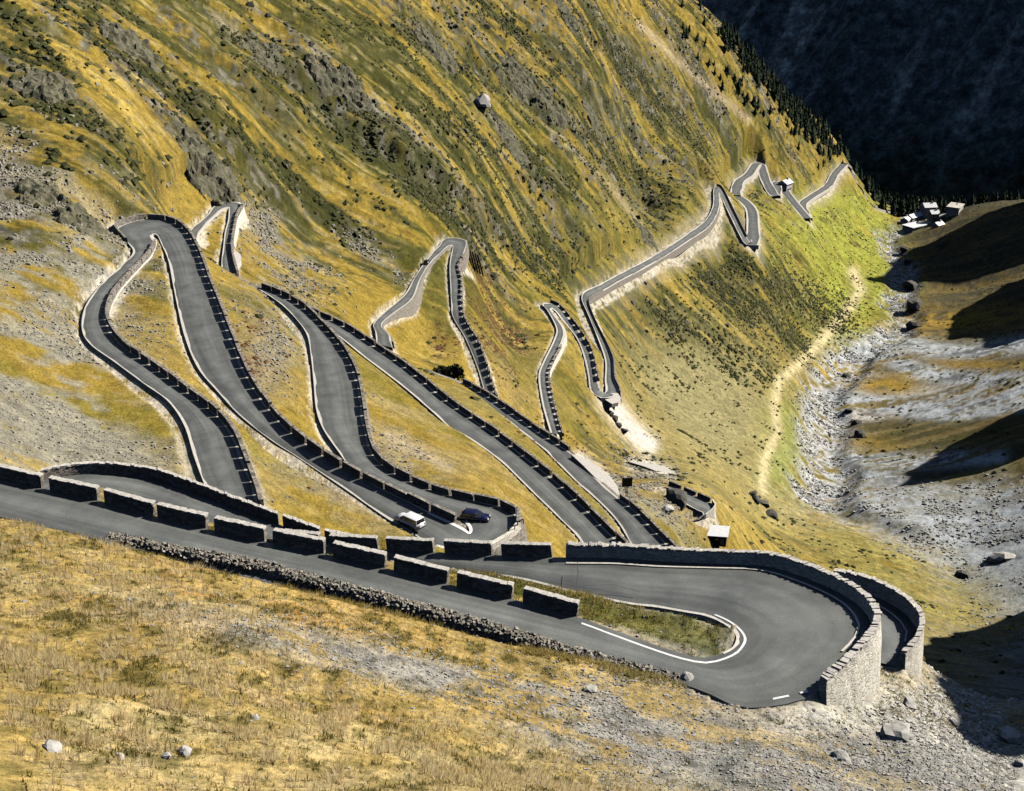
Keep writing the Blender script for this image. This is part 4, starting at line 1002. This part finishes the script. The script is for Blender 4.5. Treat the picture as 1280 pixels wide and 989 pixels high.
def car(name, loc, rz, paint, label, cat, prof, L, Wd, wheels=(.75, -.8), wr=.34, sc_=.72):
    """prof: side outline (x along the car, z up), front towards +x; glazing bands are given by prof['glass']"""
    t_ = empty(name, loc, rz, label, cat)
    bm = bmesh.new(); bm_poly(bm, [(x, -Wd / 2, z) for x, z in prof['body']], Wd, (0, 1, 0)); bmesh.ops.recalc_face_normals(bm, faces=bm.faces[:])
    bmesh.ops.bevel(bm, geom=bm.edges[:], offset=.06, segments=2, affect='EDGES'); bm_obj('body', bm, paint, t_, True)
    bm = bmesh.new(); vs = bm_poly(bm, [(x, -Wd / 2 + .06, z) for x, z in prof['cabin']], Wd - .12, (0, 1, 0)); bmesh.ops.recalc_face_normals(bm, faces=bm.faces[:])
    top = max(z for _, z in prof['cabin'])
    for v in bm.verts: v.co.y *= 1 - .14 * (v.co.z - min(z for _, z in prof['cabin'])) / (top - min(z for _, z in prof['cabin']))
    bm_obj('windows', bm, M_glass, t_)
    xs = [x for x, z in prof['cabin'] if z == top]
    bm = bmesh.new(); bm_box(bm, min(xs) - .05, max(xs) + .05, -Wd / 2 + .1, Wd / 2 - .1, top - .01, top + .07, .04, 2); bm_obj('roof', bm, paint, t_, True)
    b0 = min(z for _, z in prof['cabin'])
    for sx in prof['pillars']:                                    # body coloured pillars, a little proud of the glass
        for sy in (-1, 1):
            bm = bmesh.new(); bm_cyl(bm, (sx[0], sy * (Wd / 2 - .055), b0), (sx[1], sy * ((Wd / 2 - .06) * .86 + .01), top), .055, .05, 6); bm_obj('pillar', bm, paint, t_)
    for x in wheels:
        for sy in (-1, 1):
            bm = bmesh.new(); bm_cyl(bm, (x * L / 4 * 1.35, sy * (Wd / 2 - .2), wr), (x * L / 4 * 1.35, sy * (Wd / 2 + .02), wr), wr, wr, 16); wo = bm_obj('wheel', bm, M_tyre, t_)
            bm = bmesh.new(); bm_cyl(bm, (x * L / 4 * 1.35, sy * (Wd / 2 + .0), wr), (x * L / 4 * 1.35, sy * (Wd / 2 + .035), wr), wr * .62, wr * .55, 12); bm_obj('rim', bm, M_rim, wo)
    fx = max(x for x, _ in prof['body']); bx = min(x for x, _ in prof['body'])
    for sy in (-1, 1):
        bm = bmesh.new(); bm_box(bm, fx - .12, fx + .02, sy * (Wd / 2 - .3) - .17, sy * (Wd / 2 - .3) + .17, .62, .8, .03); bm_obj('headlight', bm, M_lamp, t_)
        bm = bmesh.new(); bm_box(bm, bx - .02, bx + .1, sy * (Wd / 2 - .2) - .1, sy * (Wd / 2 - .2) + .1, .7, 1.0, .03); bm_obj('tail_lamp', bm, M_red, t_)
    for x0, x1 in ((fx - .06, fx + .05), (bx - .05, bx + .06)):
        bm = bmesh.new(); bm_box(bm, x0, x1, -Wd / 2 + .05, Wd / 2 - .05, .3, .48, .03); bm_obj('bumper', bm, M_tyre, t_)
    for sy in (-1, 1):
        bm = bmesh.new(); bm_box(bm, prof['mirror'] - .1, prof['mirror'] + .1, sy * (Wd / 2 + .1) - .1, sy * (Wd / 2 + .1) + .1, b0 + .02, b0 + .2, .04); bm_obj('mirror', bm, paint, t_)
    bm = bmesh.new(); bm_box(bm, bx - .015, bx + .03, -.26, .26, .52, .64); bm_obj('number_plate', bm, M_lamp, t_)
    t_.scale = (sc_,) * 3
    return t_
VAN = dict(body=[(-2.3,.3),(2.3,.3),(2.35,.75),(2.25,.95),(1.25,1.1),(-2.32,1.12),(-2.36,.7)], cabin=[(-2.25,1.1),(1.3,1.08),(.5,1.72),(-2.1,1.76)][:2] + [(.45,1.74),(-2.1,1.74)],
           pillars=[(1.28,.45),(.1,.05),(-1.1,-1.1),(-2.22,-2.08)], mirror=.95)
SED = dict(body=[(-2.1,.28),(2.1,.28),(2.15,.6),(1.95,.82),(.95,.95),(-2.1,1.0),(-2.16,.6)], cabin=[(-2.0,.97),(1.0,.93),(.2,1.46),(-1.5,1.46)], pillars=[(.98,.2),(-.5,-.5),(-1.95,-1.5)], mirror=.65)
r2 = ROADS['second_pair']
def road_point(r, u, v):
    uu, vv = proj(r['M']); k = int(np.argmin((uu - u) ** 2 + (vv - v) ** 2)); return k
k = road_point(r2, 514, 645); d = r2['M'][k - 2] - r2['M'][k + 2]
pz = r2['M'][k, 2]; P = at_z(512, 656, pz + .1)
car('white_van', Vector((P[0], P[1], pz + .06)), math.atan2(d[1], d[0]), M_white, 'white estate van driving up the ramp before the tight bend', 'van', VAN, 4.6, 1.85)
k = road_point(r2, 600, 645); P = at_z(594, 650, r2['M'][k, 2] + .1)
car('blue_car', Vector((P[0], P[1], r2['M'][k, 2] + .06)), math.radians(-12), M_blue, 'dark blue car in the wall shade of the tight bend', 'car', SED, 4.2, 1.75)
rm = ROADS['middle_bend']; k = road_point(rm, 533, 331); d = rm['M'][k + 2] - rm['M'][k - 2]
car('black_car', Vector(rm['M'][k]) + Vector((0, 0, .06)), math.atan2(d[1], d[0]), M_black_car, 'tiny dark car on the upper road of the middle hairpin', 'car', SED, 4.2, 1.75)

# ------------------------------------------------------------------ sign, hut, rails, cribs
M_metal = simple('grey_metal', (.25, .25, .26), (.36, .36, .37), 8, .5)
M_black = simple('black_board', (.012, .012, .014), (.025, .025, .028), 5, .7)
p = pick(783, 624)
t_ = empty('road_sign', p, math.radians(8), 'black square back of a road sign on a thin post by the gravel layby', 'sign')
bm = bmesh.new(); bm_box(bm, -.95, .95, -.05, .05, 2.6, 4.4, .03); bm_obj('sign_board', bm, M_black, t_)  # near-black all over: the shade on its back is put into the colour
bm = bmesh.new(); bm_cyl(bm, (-.12, .1, -.5), (-.12, .1, 4.3), .07, .07, 8); bm_obj('post', bm, M_metal, t_)
bm = bmesh.new(); bm_cyl(bm, (.2, .1, -.5), (.2, .1, 4.3), .07, .07, 8); bm_obj('post', bm, M_metal, t_)
M_hutroof = simple('white_sheet_roof', (.66, .66, .66), (.82, .82, .82), 2, .6)
M_hutwall = simple('dark_timber', (.05, .042, .035), (.10, .085, .07), 3, .9)
p = pick(893, 672); p.z -= .1
t_ = empty('hut', p, math.radians(-14), 'small dark hut with a sloping white roof below the little bend', 'hut')
bm = bmesh.new(); bm_poly(bm, [(-2.5, -1.8, -.8), (2.5, -1.8, -.8), (2.5, -1.8, 2.4), (-2.5, -1.8, 2.0)], 3.6, (0, 1, 0)); bmesh.ops.recalc_face_normals(bm, faces=bm.faces[:]); bm_obj('wall', bm, M_hutwall, t_)
bm = bmesh.new(); vs = bm_box(bm, -2.8, 2.8, -2.15, 2.15, 2.22, 2.4, .03)
for v in bm.verts: v.co.z += v.co.x * .08 + (v.co.y + 2.1) * .05
bm_obj('roof', bm, M_hutroof, t_)
t_.scale = (1.0, 1.0, .75)
for x in (-1.2, .3):
    bm = bmesh.new(); bm_box(bm, x, x + .7, -1.86, -1.78, 1.0, 1.6); w__ = bm_obj('window', bm, M_metal, t_)
    bm = bmesh.new(); bm_box(bm, x + .08, x + .62, -1.88, -1.8, 1.08, 1.52); bm_obj('pane', bm, M_glass, w__)
bm = bmesh.new(); bm_box(bm, 1.3, 2.1, -1.85, -1.78, -.3, 1.7); bm_obj('door', bm, M_metal, t_)
# bent rails on the sunlit wall of the tight bend
for k, (u, v) in enumerate(((636, 668), (647, 660))):
    q = at_z(u, v, -64.0)
    t_ = empty('handrail', Vector(q), math.radians(30), ['left', 'right'][k] + ' bent dark rail on the pale wall of the tight bend', 'rail')
    bm = bmesh.new(); bm_cyl(bm, (0, 0, -1.0), (0, 0, .75), .06, .06, 6); bm_obj('post', bm, M_black, t_)
    bm = bmesh.new(); bm_cyl(bm, (0, 0, .72), (.75, .1, .8), .06, .06, 6); bm_obj('rail', bm, M_black, t_)
    bm = bmesh.new(); bm_cyl(bm, (.75, .1, .8), (.78, .1, .25), .06, .06, 6); bm_obj('bracket', bm, M_black, t_)
q = at_z(623, 681, -64.4)
t_ = empty('marker_post', Vector(q), 0, 'small dark marker post seen through the wall gap at the tight bend', 'post')
bm = bmesh.new(); bm_cyl(bm, (0, 0, -.6), (0, 0, .4), .07, .06, 8); bm_obj('post', bm, M_metal, t_)
bm = bmesh.new(); bm_box(bm, -.2, .2, -.1, -.06, .25, .8, .02); bm_obj('plate', bm, M_black, t_)
# dark timber cribbing at the middle hairpin
p = pick(589, 326)
t_ = empty('timber_crib', p + Vector((0, 0, .2)), math.radians(-20), 'dark ribbed timber cribbing on the slope beside the middle hairpin', 'cribbing')
for k in range(6):
    bm = bmesh.new(); bm_cyl(bm, (-2.0 + k * 1.0, -.4 * k, 4.2 - .25 * k), (.4 + k * 1.0, -2.5 - .2 * k, -1.6 - .3 * k), .3, .3, 6); bm_obj('beam', bm, M_hutwall, t_)
for k in range(2):
    bm = bmesh.new(); bm_cyl(bm, (-1.8 + k, .2 - k, 2.8 - 2.2 * k), (4.2 + k, -2.0 - k, 1.4 - 2.2 * k), .22, .22, 6); bm_obj('cross_beam', bm, M_hutwall, t_)

# ------------------------------------------------------------------ hotel hamlet on the valley floor
M_plaster = simple('pale_plaster', (.55, .52, .47), (.72, .69, .63), .8, .9)
M_pink = simple('pink_plaster', (.46, .33, .28), (.58, .43, .37), .8, .9)
M_tin = simple('light_tin_roof', (.68, .69, .70), (.82, .83, .84), .5, .6)
M_fort = simple('fort_stone', (.42, .40, .36), (.66, .63, .57), .4, .95, .4, .4)
M_pane = new_mat('window_pane', .1, .6)[0]; M_pane.node_tree.nodes['Principled BSDF'].inputs['Base Color'].default_value = (.02, .024, .03, 1)
M_frame = simple('window_frame', (.5, .45, .4), (.6, .56, .5), 3)
def house(u, v, w_, d_, h_, rz, label, wallm, roofm, storeys=3, cols=5, flat=False, name='hotel_building', rise=.32):
    p = pick(u, v)
    t_ = empty(name, p + Vector((0, 0, -.5)), math.radians(rz + 28), label, 'building')
    bm = bmesh.new(); bm_box(bm, -w_ / 2, w_ / 2, -d_ / 2, d_ / 2, -4, h_); bm_obj('wall', bm, wallm, t_)
    bm = bmesh.new(); rh = d_ * rise if not flat else .8; o = .8
    if flat: bm_box(bm, -w_ / 2 - o, w_ / 2 + o, -d_ / 2 - o, d_ / 2 + o, h_, h_ + rh)
    else: bm_poly(bm, [(-w_ / 2 - o, -d_ / 2 - o, h_ - .2), (-w_ / 2 - o, d_ / 2 + o, h_ - .2), (-w_ / 2 - o, 0, h_ + rh)], w_ + 2 * o, (1, 0, 0))
    bmesh.ops.recalc_face_normals(bm, faces=bm.faces[:]); rf = bm_obj('roof', bm, roofm, t_)
    bm = bmesh.new(); bm_box(bm, w_ * .2, w_ * .2 + 1, -1 , 0, h_ + .2, h_ + rh + 1.4); bm_obj('chimney', bm, wallm, rf)
    for s_ in range(storeys):
        for k in range(cols):
            x = -w_ / 2 + (k + .5) * w_ / cols; z = 1.4 + s_ * (h_ - .6) / storeys
            for sy in (-1, 1):
                bm = bmesh.new(); bm_box(bm, x - .75, x + .75, sy * d_ / 2 - .06, sy * d_ / 2 + .06, z, z + 1.7); f_ = bm_obj('window', bm, M_frame, t_)
                bm = bmesh.new(); bm_box(bm, x - .6, x + .6, sy * d_ / 2 - .1, sy * d_ / 2 + .1, z + .15, z + 1.55); bm_obj('pane', bm, M_pane, f_)
    bm = bmesh.new(); bm_box(bm, -.9, .9, -d_ / 2 - .1, -d_ / 2 + .05, .3, 2.6); bm_obj('door', bm, M_hutwall, t_)
    return t_
house(1146, 262, 24, 11, 9, -12, 'long grey building with a light roof at the back of the hamlet', M_plaster, M_tin, 3, 6)
house(1159, 272, 13, 11, 13, -20, 'tall white hotel with a pink side in the middle of the hamlet', M_plaster, M_tin, 4, 3)
house(1142, 276, 20, 9, 6, 12, 'low building with a light roof in front of the hotel', M_plaster, M_tin, 2, 5)
house(1166, 275, 8, 9, 8, -20, 'small pink building at the right of the white hotel', M_pink, M_tin, 2, 2)
house(1143, 285, 21, 13, 3, 5, 'flat pale roofed hall nearest to us in the hamlet', M_fort, M_tin, 1, 4, True)
house(1180, 262, 12, 12, 9, 0, 'round cornered stone house behind the hotel', M_fort, M_tin, 2, 3, True)
house(1193, 266, 19, 12, 8, 30, 'pale ruined fort block on the rise right of the hamlet', M_fort, M_fort, 1, 3, True)
house(1112, 251, 9, 8, 6, 0, 'small light house on the slope above the hamlet', M_plaster, M_tin, 1, 2)
house(1095, 222, 14, 9, 6, 20, 'little pale house among the trees above the hamlet', M_plaster, M_tin, 1, 3)
house(1131, 279, 9, 8, 5, 30, 'small pale shed at the left edge of the hamlet by the stream', M_plaster, M_tin, 1, 2)
house(1172, 284, 10, 8, 4, 10, 'low pale shed beside the light road in front of the hamlet', M_plaster, M_tin, 1, 2)
house(981, 238, 9, 8, 7, 20, 'small white house at the far zigzag bend', M_plaster, M_tin, 1, 2)

# ------------------------------------------------------------------ conifers
M_needle = simple('dark_needles', (.012, .022, .012), (.035, .055, .022), 1.2, .95)
M_bark = simple('bark', (.05, .038, .028), (.10, .08, .06), 4, .95)
CR = []
for k in range(5):
    rnd = random.Random(70 + k); bm = bmesh.new()
    nl = 7
    for l in range(nl):
        z0 = .10 + .86 * l / nl; r = .24 * (1 - l / nl) ** .85 * rnd.uniform(.8, 1.1) + .02; n_ = 9
        top = bm.verts.new((rnd.uniform(-.01, .01), rnd.uniform(-.01, .01), min(1, z0 + .26)))
        ring = [bm.verts.new((math.cos(a_) * r * (q_ := rnd.uniform(.55, 1.25)), math.sin(a_) * r * q_, z0 - rnd.uniform(0, .05))) for a_ in [2 * math.pi * (j + rnd.uniform(-.3, .3)) / n_ for j in range(n_)]]
        for j in range(n_): bm.faces.new((ring[j], ring[(j + 1) % n_], top))
    me = bpy.data.meshes.new('crown'); bm.normal_update(); bm.to_mesh(me); bm.free(); me.materials.append(M_needle); CR.append(me)
bm = bmesh.new(); bm_cyl(bm, (0, 0, -.08), (0, 0, .5), .03, .012, 6); TR = bpy.data.meshes.new('trunk'); bm.to_mesh(TR); bm.free(); TR.materials.append(M_bark)
def tree(p, h, label, group):
    r_ = bpy.data.objects.new('conifer_tree', None); C.objects.link(r_); r_.location = p; r_.rotation_euler = (0, 0, random.uniform(0, 6)); r_.scale = (h * random.uniform(.9, 1.3),) * 2 + (h,)
    tag(r_, label, 'tree', group)
    for nm, me in (('trunk', TR), ('crown', random.choice(CR))):
        o = bpy.data.objects.new(nm, me); C.objects.link(o); o.parent = r_
SPOTS = ['at its very top edge', 'high up below the top edge', 'high on the skyline side', 'in the upper thick stand', 'in the middle thick stand', 'in the lowest stand above the far road', 'inside the ridge above the far zigzag', 'low on the grass above the far bend', 'left of the top stand', 'in the loose line left of the skyline']
rnd = random.Random(5)
spine = [((868,2),(905,38),14),((905,40),(935,70),26),((930,55),(960,95),34),((945,85),(985,130),40),((980,125),(1015,160),34),((1010,155),(1050,195),34),((925,115),(960,155),16),((985,150),(1030,200),14),((840,30),(880,70),16),((880,70),(930,110),14)]
for q_, ((u0, v0), (u1, v1), n_) in enumerate(spine):
    for k in range(n_):
        f_ = rnd.random(); u = u0 + (u1 - u0) * f_ + rnd.gauss(0, 7); v = v0 + (v1 - v0) * f_ + rnd.gauss(0, 7) + 3
        p = pick(u, v)
        if 300 < p.y < 1600 and p.z < 0: tree(p, rnd.uniform(3.5, 9.5), 'dark conifer on the steep ridge, ' + SPOTS[q_], 'conifers on the ridge, ' + SPOTS[q_])
# wood beyond the ridge and at the foot of the mountain: too many to count
def merged_trees(name, pts, hs):
    V_, F_ = [], []; n0 = 0
    for p, h in zip(pts, hs):
        me = random.choice(CR); a_ = random.uniform(0, 6); ca_, sa_ = math.cos(a_), math.sin(a_)
        vv = np.array([v.co[:] for v in me.vertices]) * [h * 1.1, h * 1.1, h]
        vv = np.stack([vv[:, 0] * ca_ - vv[:, 1] * sa_, vv[:, 0] * sa_ + vv[:, 1] * ca_, vv[:, 2]], -1) + np.array(p)
        V_.append(vv); F_.append(np.array([f.vertices[:] for f in me.polygons]) + n0); n0 += len(vv)
    return stuff(mesh_np(name, np.vstack(V_), np.vstack(F_), M_needle))
pts, hs = [], []
for k in range(1500):
    u = rnd.uniform(1000, 1290); v = rnd.uniform(150, 262)
    vline = np.interp(u, [1000, 1050, 1085, 1130, 1180, 1290], [120, 188, 205, 240, 256, 232])
    if v > vline + 2 + rnd.uniform(-3, 3): continue
    # ground that lies behind the ridge line: walk away from the viewer along the sight line's bearing
    a_, dy_, _ = ray(u, vline - 2); rr_ = rnd.uniform(1330, 1720)
    x, y = rr_ * float(a_) / math.hypot(a_, dy_), rr_ * float(dy_) / math.hypot(a_, dy_)
    pts.append((x, y, ground_z(x, y) - .5)); hs.append(rnd.uniform(10, 20))
forest = merged_trees('forest', pts, hs)
pts, hs = [], []
for k in range(420):
    (u0, v0), (u1, v1) = rnd.choice([((925,60),(985,140)),((980,130),(1050,200)),((960,100),(1020,175)),((905,40),(950,100))]); f_ = rnd.random()
    p = pick(u0 + (u1 - u0) * f_ + rnd.gauss(0, 6), v0 + (v1 - v0) * f_ + rnd.gauss(0, 6) - 2)
    if 500 < p.y < 1600: pts.append(tuple(p)); hs.append(rnd.uniform(5, 12))
merged_trees('ridge_wood', pts, hs)
# dark bush beside the diagonal road
M_bush = simple('bush_leaves', (.010, .014, .009), (.03, .038, .018), 3, .95)
def leaf_clump(n_, rx, ry, rz_, size, seed):
    rg = np.random.default_rng(seed); d = rg.normal(size=(n_, 3)); d /= np.linalg.norm(d, axis=1)[:, None]
    c0 = d * (rg.uniform(.45, 1, n_) ** .6)[:, None] * [rx, ry, rz_] * (1 + .3 * np.sin(d[:, :1] * 5 + d[:, 1:2] * 4))
    a_ = rg.normal(size=(n_, 3)) * size; b_ = rg.normal(size=(n_, 3)) * size
    v = np.stack([c0 - a_, c0 + b_, c0 + a_, c0 - b_], 1).reshape(-1, 3); return v, np.arange(n_ * 4).reshape(-1, 4)
p = pick(566, 474)
t_ = empty('bush', p, 0, 'dark round bush at the top of the inner diagonal road', 'bush')
v, f = leaf_clump(800, 2.6, 1.8, 1.5, .22, 3); mesh_np('foliage', v + [0, 0, 1.4], f, M_bush, t_)
bm = bmesh.new(); bm_cyl(bm, (0, 0, -.6), (0, 0, 1.6), .14, .06, 7); bm_obj('stem', bm, M_bark, t_)
v, f = leaf_clump(260, 1.6, 1.2, 1.0, .22, 5)
p = pick(552, 468); t_ = empty('bush', p, 0, 'small dark bush left of the round one by the diagonal road', 'bush')
mesh_np('foliage', v + [0, 0, .7], f, M_bush, t_)
bm = bmesh.new(); bm_cyl(bm, (0, 0, -.4), (0, 0, .8), .08, .04, 7); bm_obj('stem', bm, M_bark, t_)

# ------------------------------------------------------------------ ground cover: grass tufts, loose stones, dwarf shrubs
def scatter(weight, n_, seed):
    w_ = np.clip(weight, 0, None).astype(float)
    cell = (R_ * .006) * (R_ * .001)                                # rough area of a ground cell
    pr = w_ * cell; pr /= pr.sum(); rg = np.random.default_rng(seed)
    k = rg.choice(len(pr), n_, p=pr); x = gx[k] + rg.uniform(-.5, .5, n_) * R_[k] * .005; y = gy[k] + rg.uniform(-.5, .5, n_) * R_[k] * .005
    return k, x, y, rg
inframe = ((pu > -60) & (pu < 1340) & (pv > -60) & (pv < 1060)).astype(float)
def tufts(name, weight, n_, blades, hgt, cols_, seed, wid=.018):
    k, x, y, rg = scatter(weight * inframe, n_, seed)
    z = np.array([ground_z(a_, b_) for a_, b_ in zip(x, y)])
    m = n_ * blades; th = rg.uniform(0, 2 * np.pi, m); rad = rg.uniform(.0, .12, m); hh = np.repeat(hgt * rg.uniform(.5, 1.3, n_), blades) * rg.uniform(.6, 1.1, m)
    X = np.repeat(x, blades) + np.cos(th) * rad; Y = np.repeat(y, blades) + np.sin(th) * rad; Z = np.repeat(z, blades) - .03
    lean = rg.uniform(.15, .75, m); tx = X + np.cos(th) * hh * lean + .12 * hh; ty = Y + np.sin(th) * hh * lean - .1 * hh
    px, py = -np.sin(th) * wid, np.cos(th) * wid
    v = np.stack([np.stack([X - px, Y - py, Z], -1), np.stack([X + px, Y + py, Z], -1), np.stack([tx, ty, Z + hh], -1)], 1).reshape(-1, 3)
    o = stuff(mesh_np(name, v, np.arange(m * 3).reshape(-1, 3), M_grass))
    tone = rg.uniform(0, 1, n_); cc = np.array(cols_[0])[None] * (1 - tone[:, None]) + np.array(cols_[1])[None] * tone[:, None]
    base = .75 * cc + .25 * c[k]
    cc = np.repeat(base, blades * 3, 0)
    at = o.data.color_attributes.new('cover', 'FLOAT_COLOR', 'POINT'); at.data.foreach_set('color', np.hstack([cc, np.ones((len(cc), 1))]).astype(np.float32).ravel())
    return o
M_grass, t, b = new_mat('grass_blades', .9, .1)
at = t.nodes.new('ShaderNodeAttribute'); at.attribute_name = 'cover'; link(at.outputs['Color'], b.inputs['Base Color'], t)
tl = t.nodes.new('ShaderNodeBsdfTranslucent'); link(at.outputs['Color'], tl.inputs['Color'], t); mxs = t.nodes.new('ShaderNodeMixShader'); mxs.inputs[0].default_value = .62
link(b.outputs[0], mxs.inputs[1], t); link(tl.outputs[0], mxs.inputs[2], t); link(mxs.outputs[0], t.nodes['Material Output'].inputs['Surface'], t)
dry = fg * (1 - .8 * fst) * sm(.4, 1.2, dist) * (R_ < 75)
straw_w = np.clip(blob(150, 900, 340, 90, 12) + .4 * blob(80, 720, 200, 60, 15) + .7 * blob(600, 970, 250, 40, 10), 0, 1)
tufts('grass_tufts', dry * straw_w * sm(.0, .25, -n_clump + .2 * n_pat), 3800, 12, .34, ((1.0, .86, .56), (.88, .68, .32)), 1)
tufts('short_grass', dry * (.5 + sm(-.3, .4, n_mid)), 15000, 6, .13, ((.62, .47, .15), (.42, .36, .10)), 2, .02)
tufts('dark_grass', dry * sm(.1, .4, n_clump + .5 * n_pat), 6000, 8, .16, ((.14, .14, .04), (.28, .22, .06)), 3, .025)
tufts('island_grass', isle_f, 3500, 8, .22, ((.13, .14, .03), (.30, .27, .06)), 12, .025)
tufts('wall_grass', fg * sm(2.2, .9, dist) * (dist > .35) * (pu > 140) * (pu < 860) * (pv > 660) * sm(-.3, .2, n_mid), 5000, 10, .32, ((.26, .24, .06), (.66, .5, .18)), 13, .025)
def stones(name, weight, n_, r0, r1, seed, mat):
    k, x, y, rg = scatter(weight * inframe, n_, seed)
    z = np.array([ground_z(a_, b_) for a_, b_ in zip(x, y)])
    base = np.array([[1,0,0],[-1,0,0],[0,1,0],[0,-1,0],[0,0,.8],[.6,.6,.5],[-.6,.5,.5],[.1,-.7,.6]], float)
    base = np.array([[-1,-.8,-.5],[1,-.9,-.5],[.9,1,-.5],[-.9,.8,-.5],[-.7,-.6,.6],[.6,-.7,.7],[.7,.5,.55],[-.5,.7,.65]], float) * .62
    fc = np.array([[0,1,5,4],[1,2,6,5],[2,3,7,6],[3,0,4,7],[4,5,6,7]])
    r = (r0 * (r1 / r0) ** (rg.uniform(0, 1, n_) ** 1.8)) * np.clip(R_[k] / 60, .7, 8)
    V_ = base[None] * (1 + rg.uniform(-.35, .35, (n_, 8, 3))) * r[:, None, None] * rg.uniform(.7, 1.3, (n_, 1, 3))
    th = rg.uniform(0, 6.28, n_); ca_, sa_ = np.cos(th)[:, None], np.sin(th)[:, None]
    V_ = np.stack([V_[..., 0] * ca_ - V_[..., 1] * sa_, V_[..., 0] * sa_ + V_[..., 1] * ca_, V_[..., 2]], -1) + np.stack([x, y, z + r * .1], -1)[:, None]
    f = (fc[None] + (np.arange(n_) * 8)[:, None, None]).reshape(-1, 4)
    return stuff(mesh_np(name, V_.reshape(-1, 3), f, mat))
M_peb = simple('loose_stone', (.22, .21, .19), (.48, .46, .42), 1.4, .95)
M_scr = simple('scree_stone', (.24, .215, .165), (.40, .37, .30), 1.4, .95)
off = sm(.3, 1.0, dist)
stones('loose_stones', fg * fst * off, 9000, .04, .2, 4, M_peb)
M_white_stone = simple('pale_rubble', (.40, .38, .33), (.66, .63, .57), 2, .95)
stones('pale_rubble', np.clip(blob(1190, 915, 90, 40, 25) + .6 * blob(1110, 890, 60, 25), 0, 1) * off * (R_ < 90), 1800, .05, .26, 14, M_white_stone)
stones('gravel_field', np.clip(1.3 * blob(1110, 972, 190, 34, 0) + .9 * blob(780, 900, 90, 35, 15), 0, 1) * off * (R_ < 90) * sm(-.35, .1, n_mid + .5 * n_fine), 5000, .06, .24, 15, M_peb)
stones('scattered_stones', fg * off * (.35 + fst), 5000, .03, .13, 5, M_peb)
stones('scree_stones', (scree * vis_side * sm(-.3, .3, n_mid) * off * (R_ > 80)), 12000, .05, .17, 6, M_scr)
stones('stream_stones', (side * gsc * (R_ > 150) + bank) * sm(-.2, .3, n_mid), 11000, .04, .15, 7, M_peb)
def shrubs(name, weight, n_, r0, r1, seed, mat, flat=.6):
    k, x, y, rg = scatter(weight * inframe, n_, seed)
    z = np.array([ground_z(a_, b_) for a_, b_ in zip(x, y)])
    bv = np.array([[1, 0, 0], [.3, .95, 0], [-.8, .6, 0], [-.8, -.6, 0], [.3, -.95, 0], [.25, .2, 1], [-.3, -.2, .9]], float)
    bf = np.array([[0, 1, 5], [1, 2, 5], [2, 6, 5], [2, 3, 6], [3, 4, 6], [4, 5, 6], [4, 0, 5]])
    r = r0 * (r1 / r0) ** rg.uniform(0, 1, n_)
    V_ = bv[None] * rg.uniform(.55, 1.35, (n_, len(bv), 1)) * r[:, None, None] * np.array([1.2, 1.0, flat])[None, None] + np.stack([x, y, z + .15 * r], -1)[:, None]
    f = (bf[None] + (np.arange(n_) * len(bv))[:, None, None]).reshape(-1, 3)
    return stuff(mesh_np(name, V_.reshape(-1, 3), f, mat))
M_shrub = simple('dwarf_shrub', (.030, .036, .012), (.085, .085, .028), .8, .95)
M_heath = simple('red_heather', (.10, .05, .02), (.22, .11, .045), 1.5, .95)
hillw = vis_side * off * (R_ > 170) * (R_ < 1250) * sm(-.05, .3, n_mid)
shrubs('dwarf_shrubs', hillw * (.05 + sm(.0, .3, n_flow3 + .4 * n_flow) * (.25 + np.clip(green, 0, 1)) + .5 * upper * sm(.1, .4, n_flow2)) * sm(3, 10, dist), 16000, .25, 1.0, 8, M_shrub, .6)
shrubs('scrub', bands * (R_ > 150) * sm(1, 4, dist) * sm(-.3, .2, n_flow3 + n_fine), 26000, .25, 1.15, 16, M_shrub, .8)
stones('slope_rocks', (np.clip(slope_crag + .5 * bands * (pv < 420), 0, 1)) * (R_ > 170) * sm(-.1, .3, n_fine + n_flow3) * off, 9000, .06, .26, 17, M_crag)
shrubs('heather', vis_side * off * np.clip(heath, 0, 1) * (R_ > 85) * sm(-.1, .3, n_fine + n_mid), 1400, .18, .6, 9, M_heath, .5)
shrubs('valley_shrubs', side * (R_ > 250) * sm(.1, .4, n_mid) * sm(640, 560, pv), 2000, .4, 1.2, 10, M_shrub)
print('done', time.time() - T0)
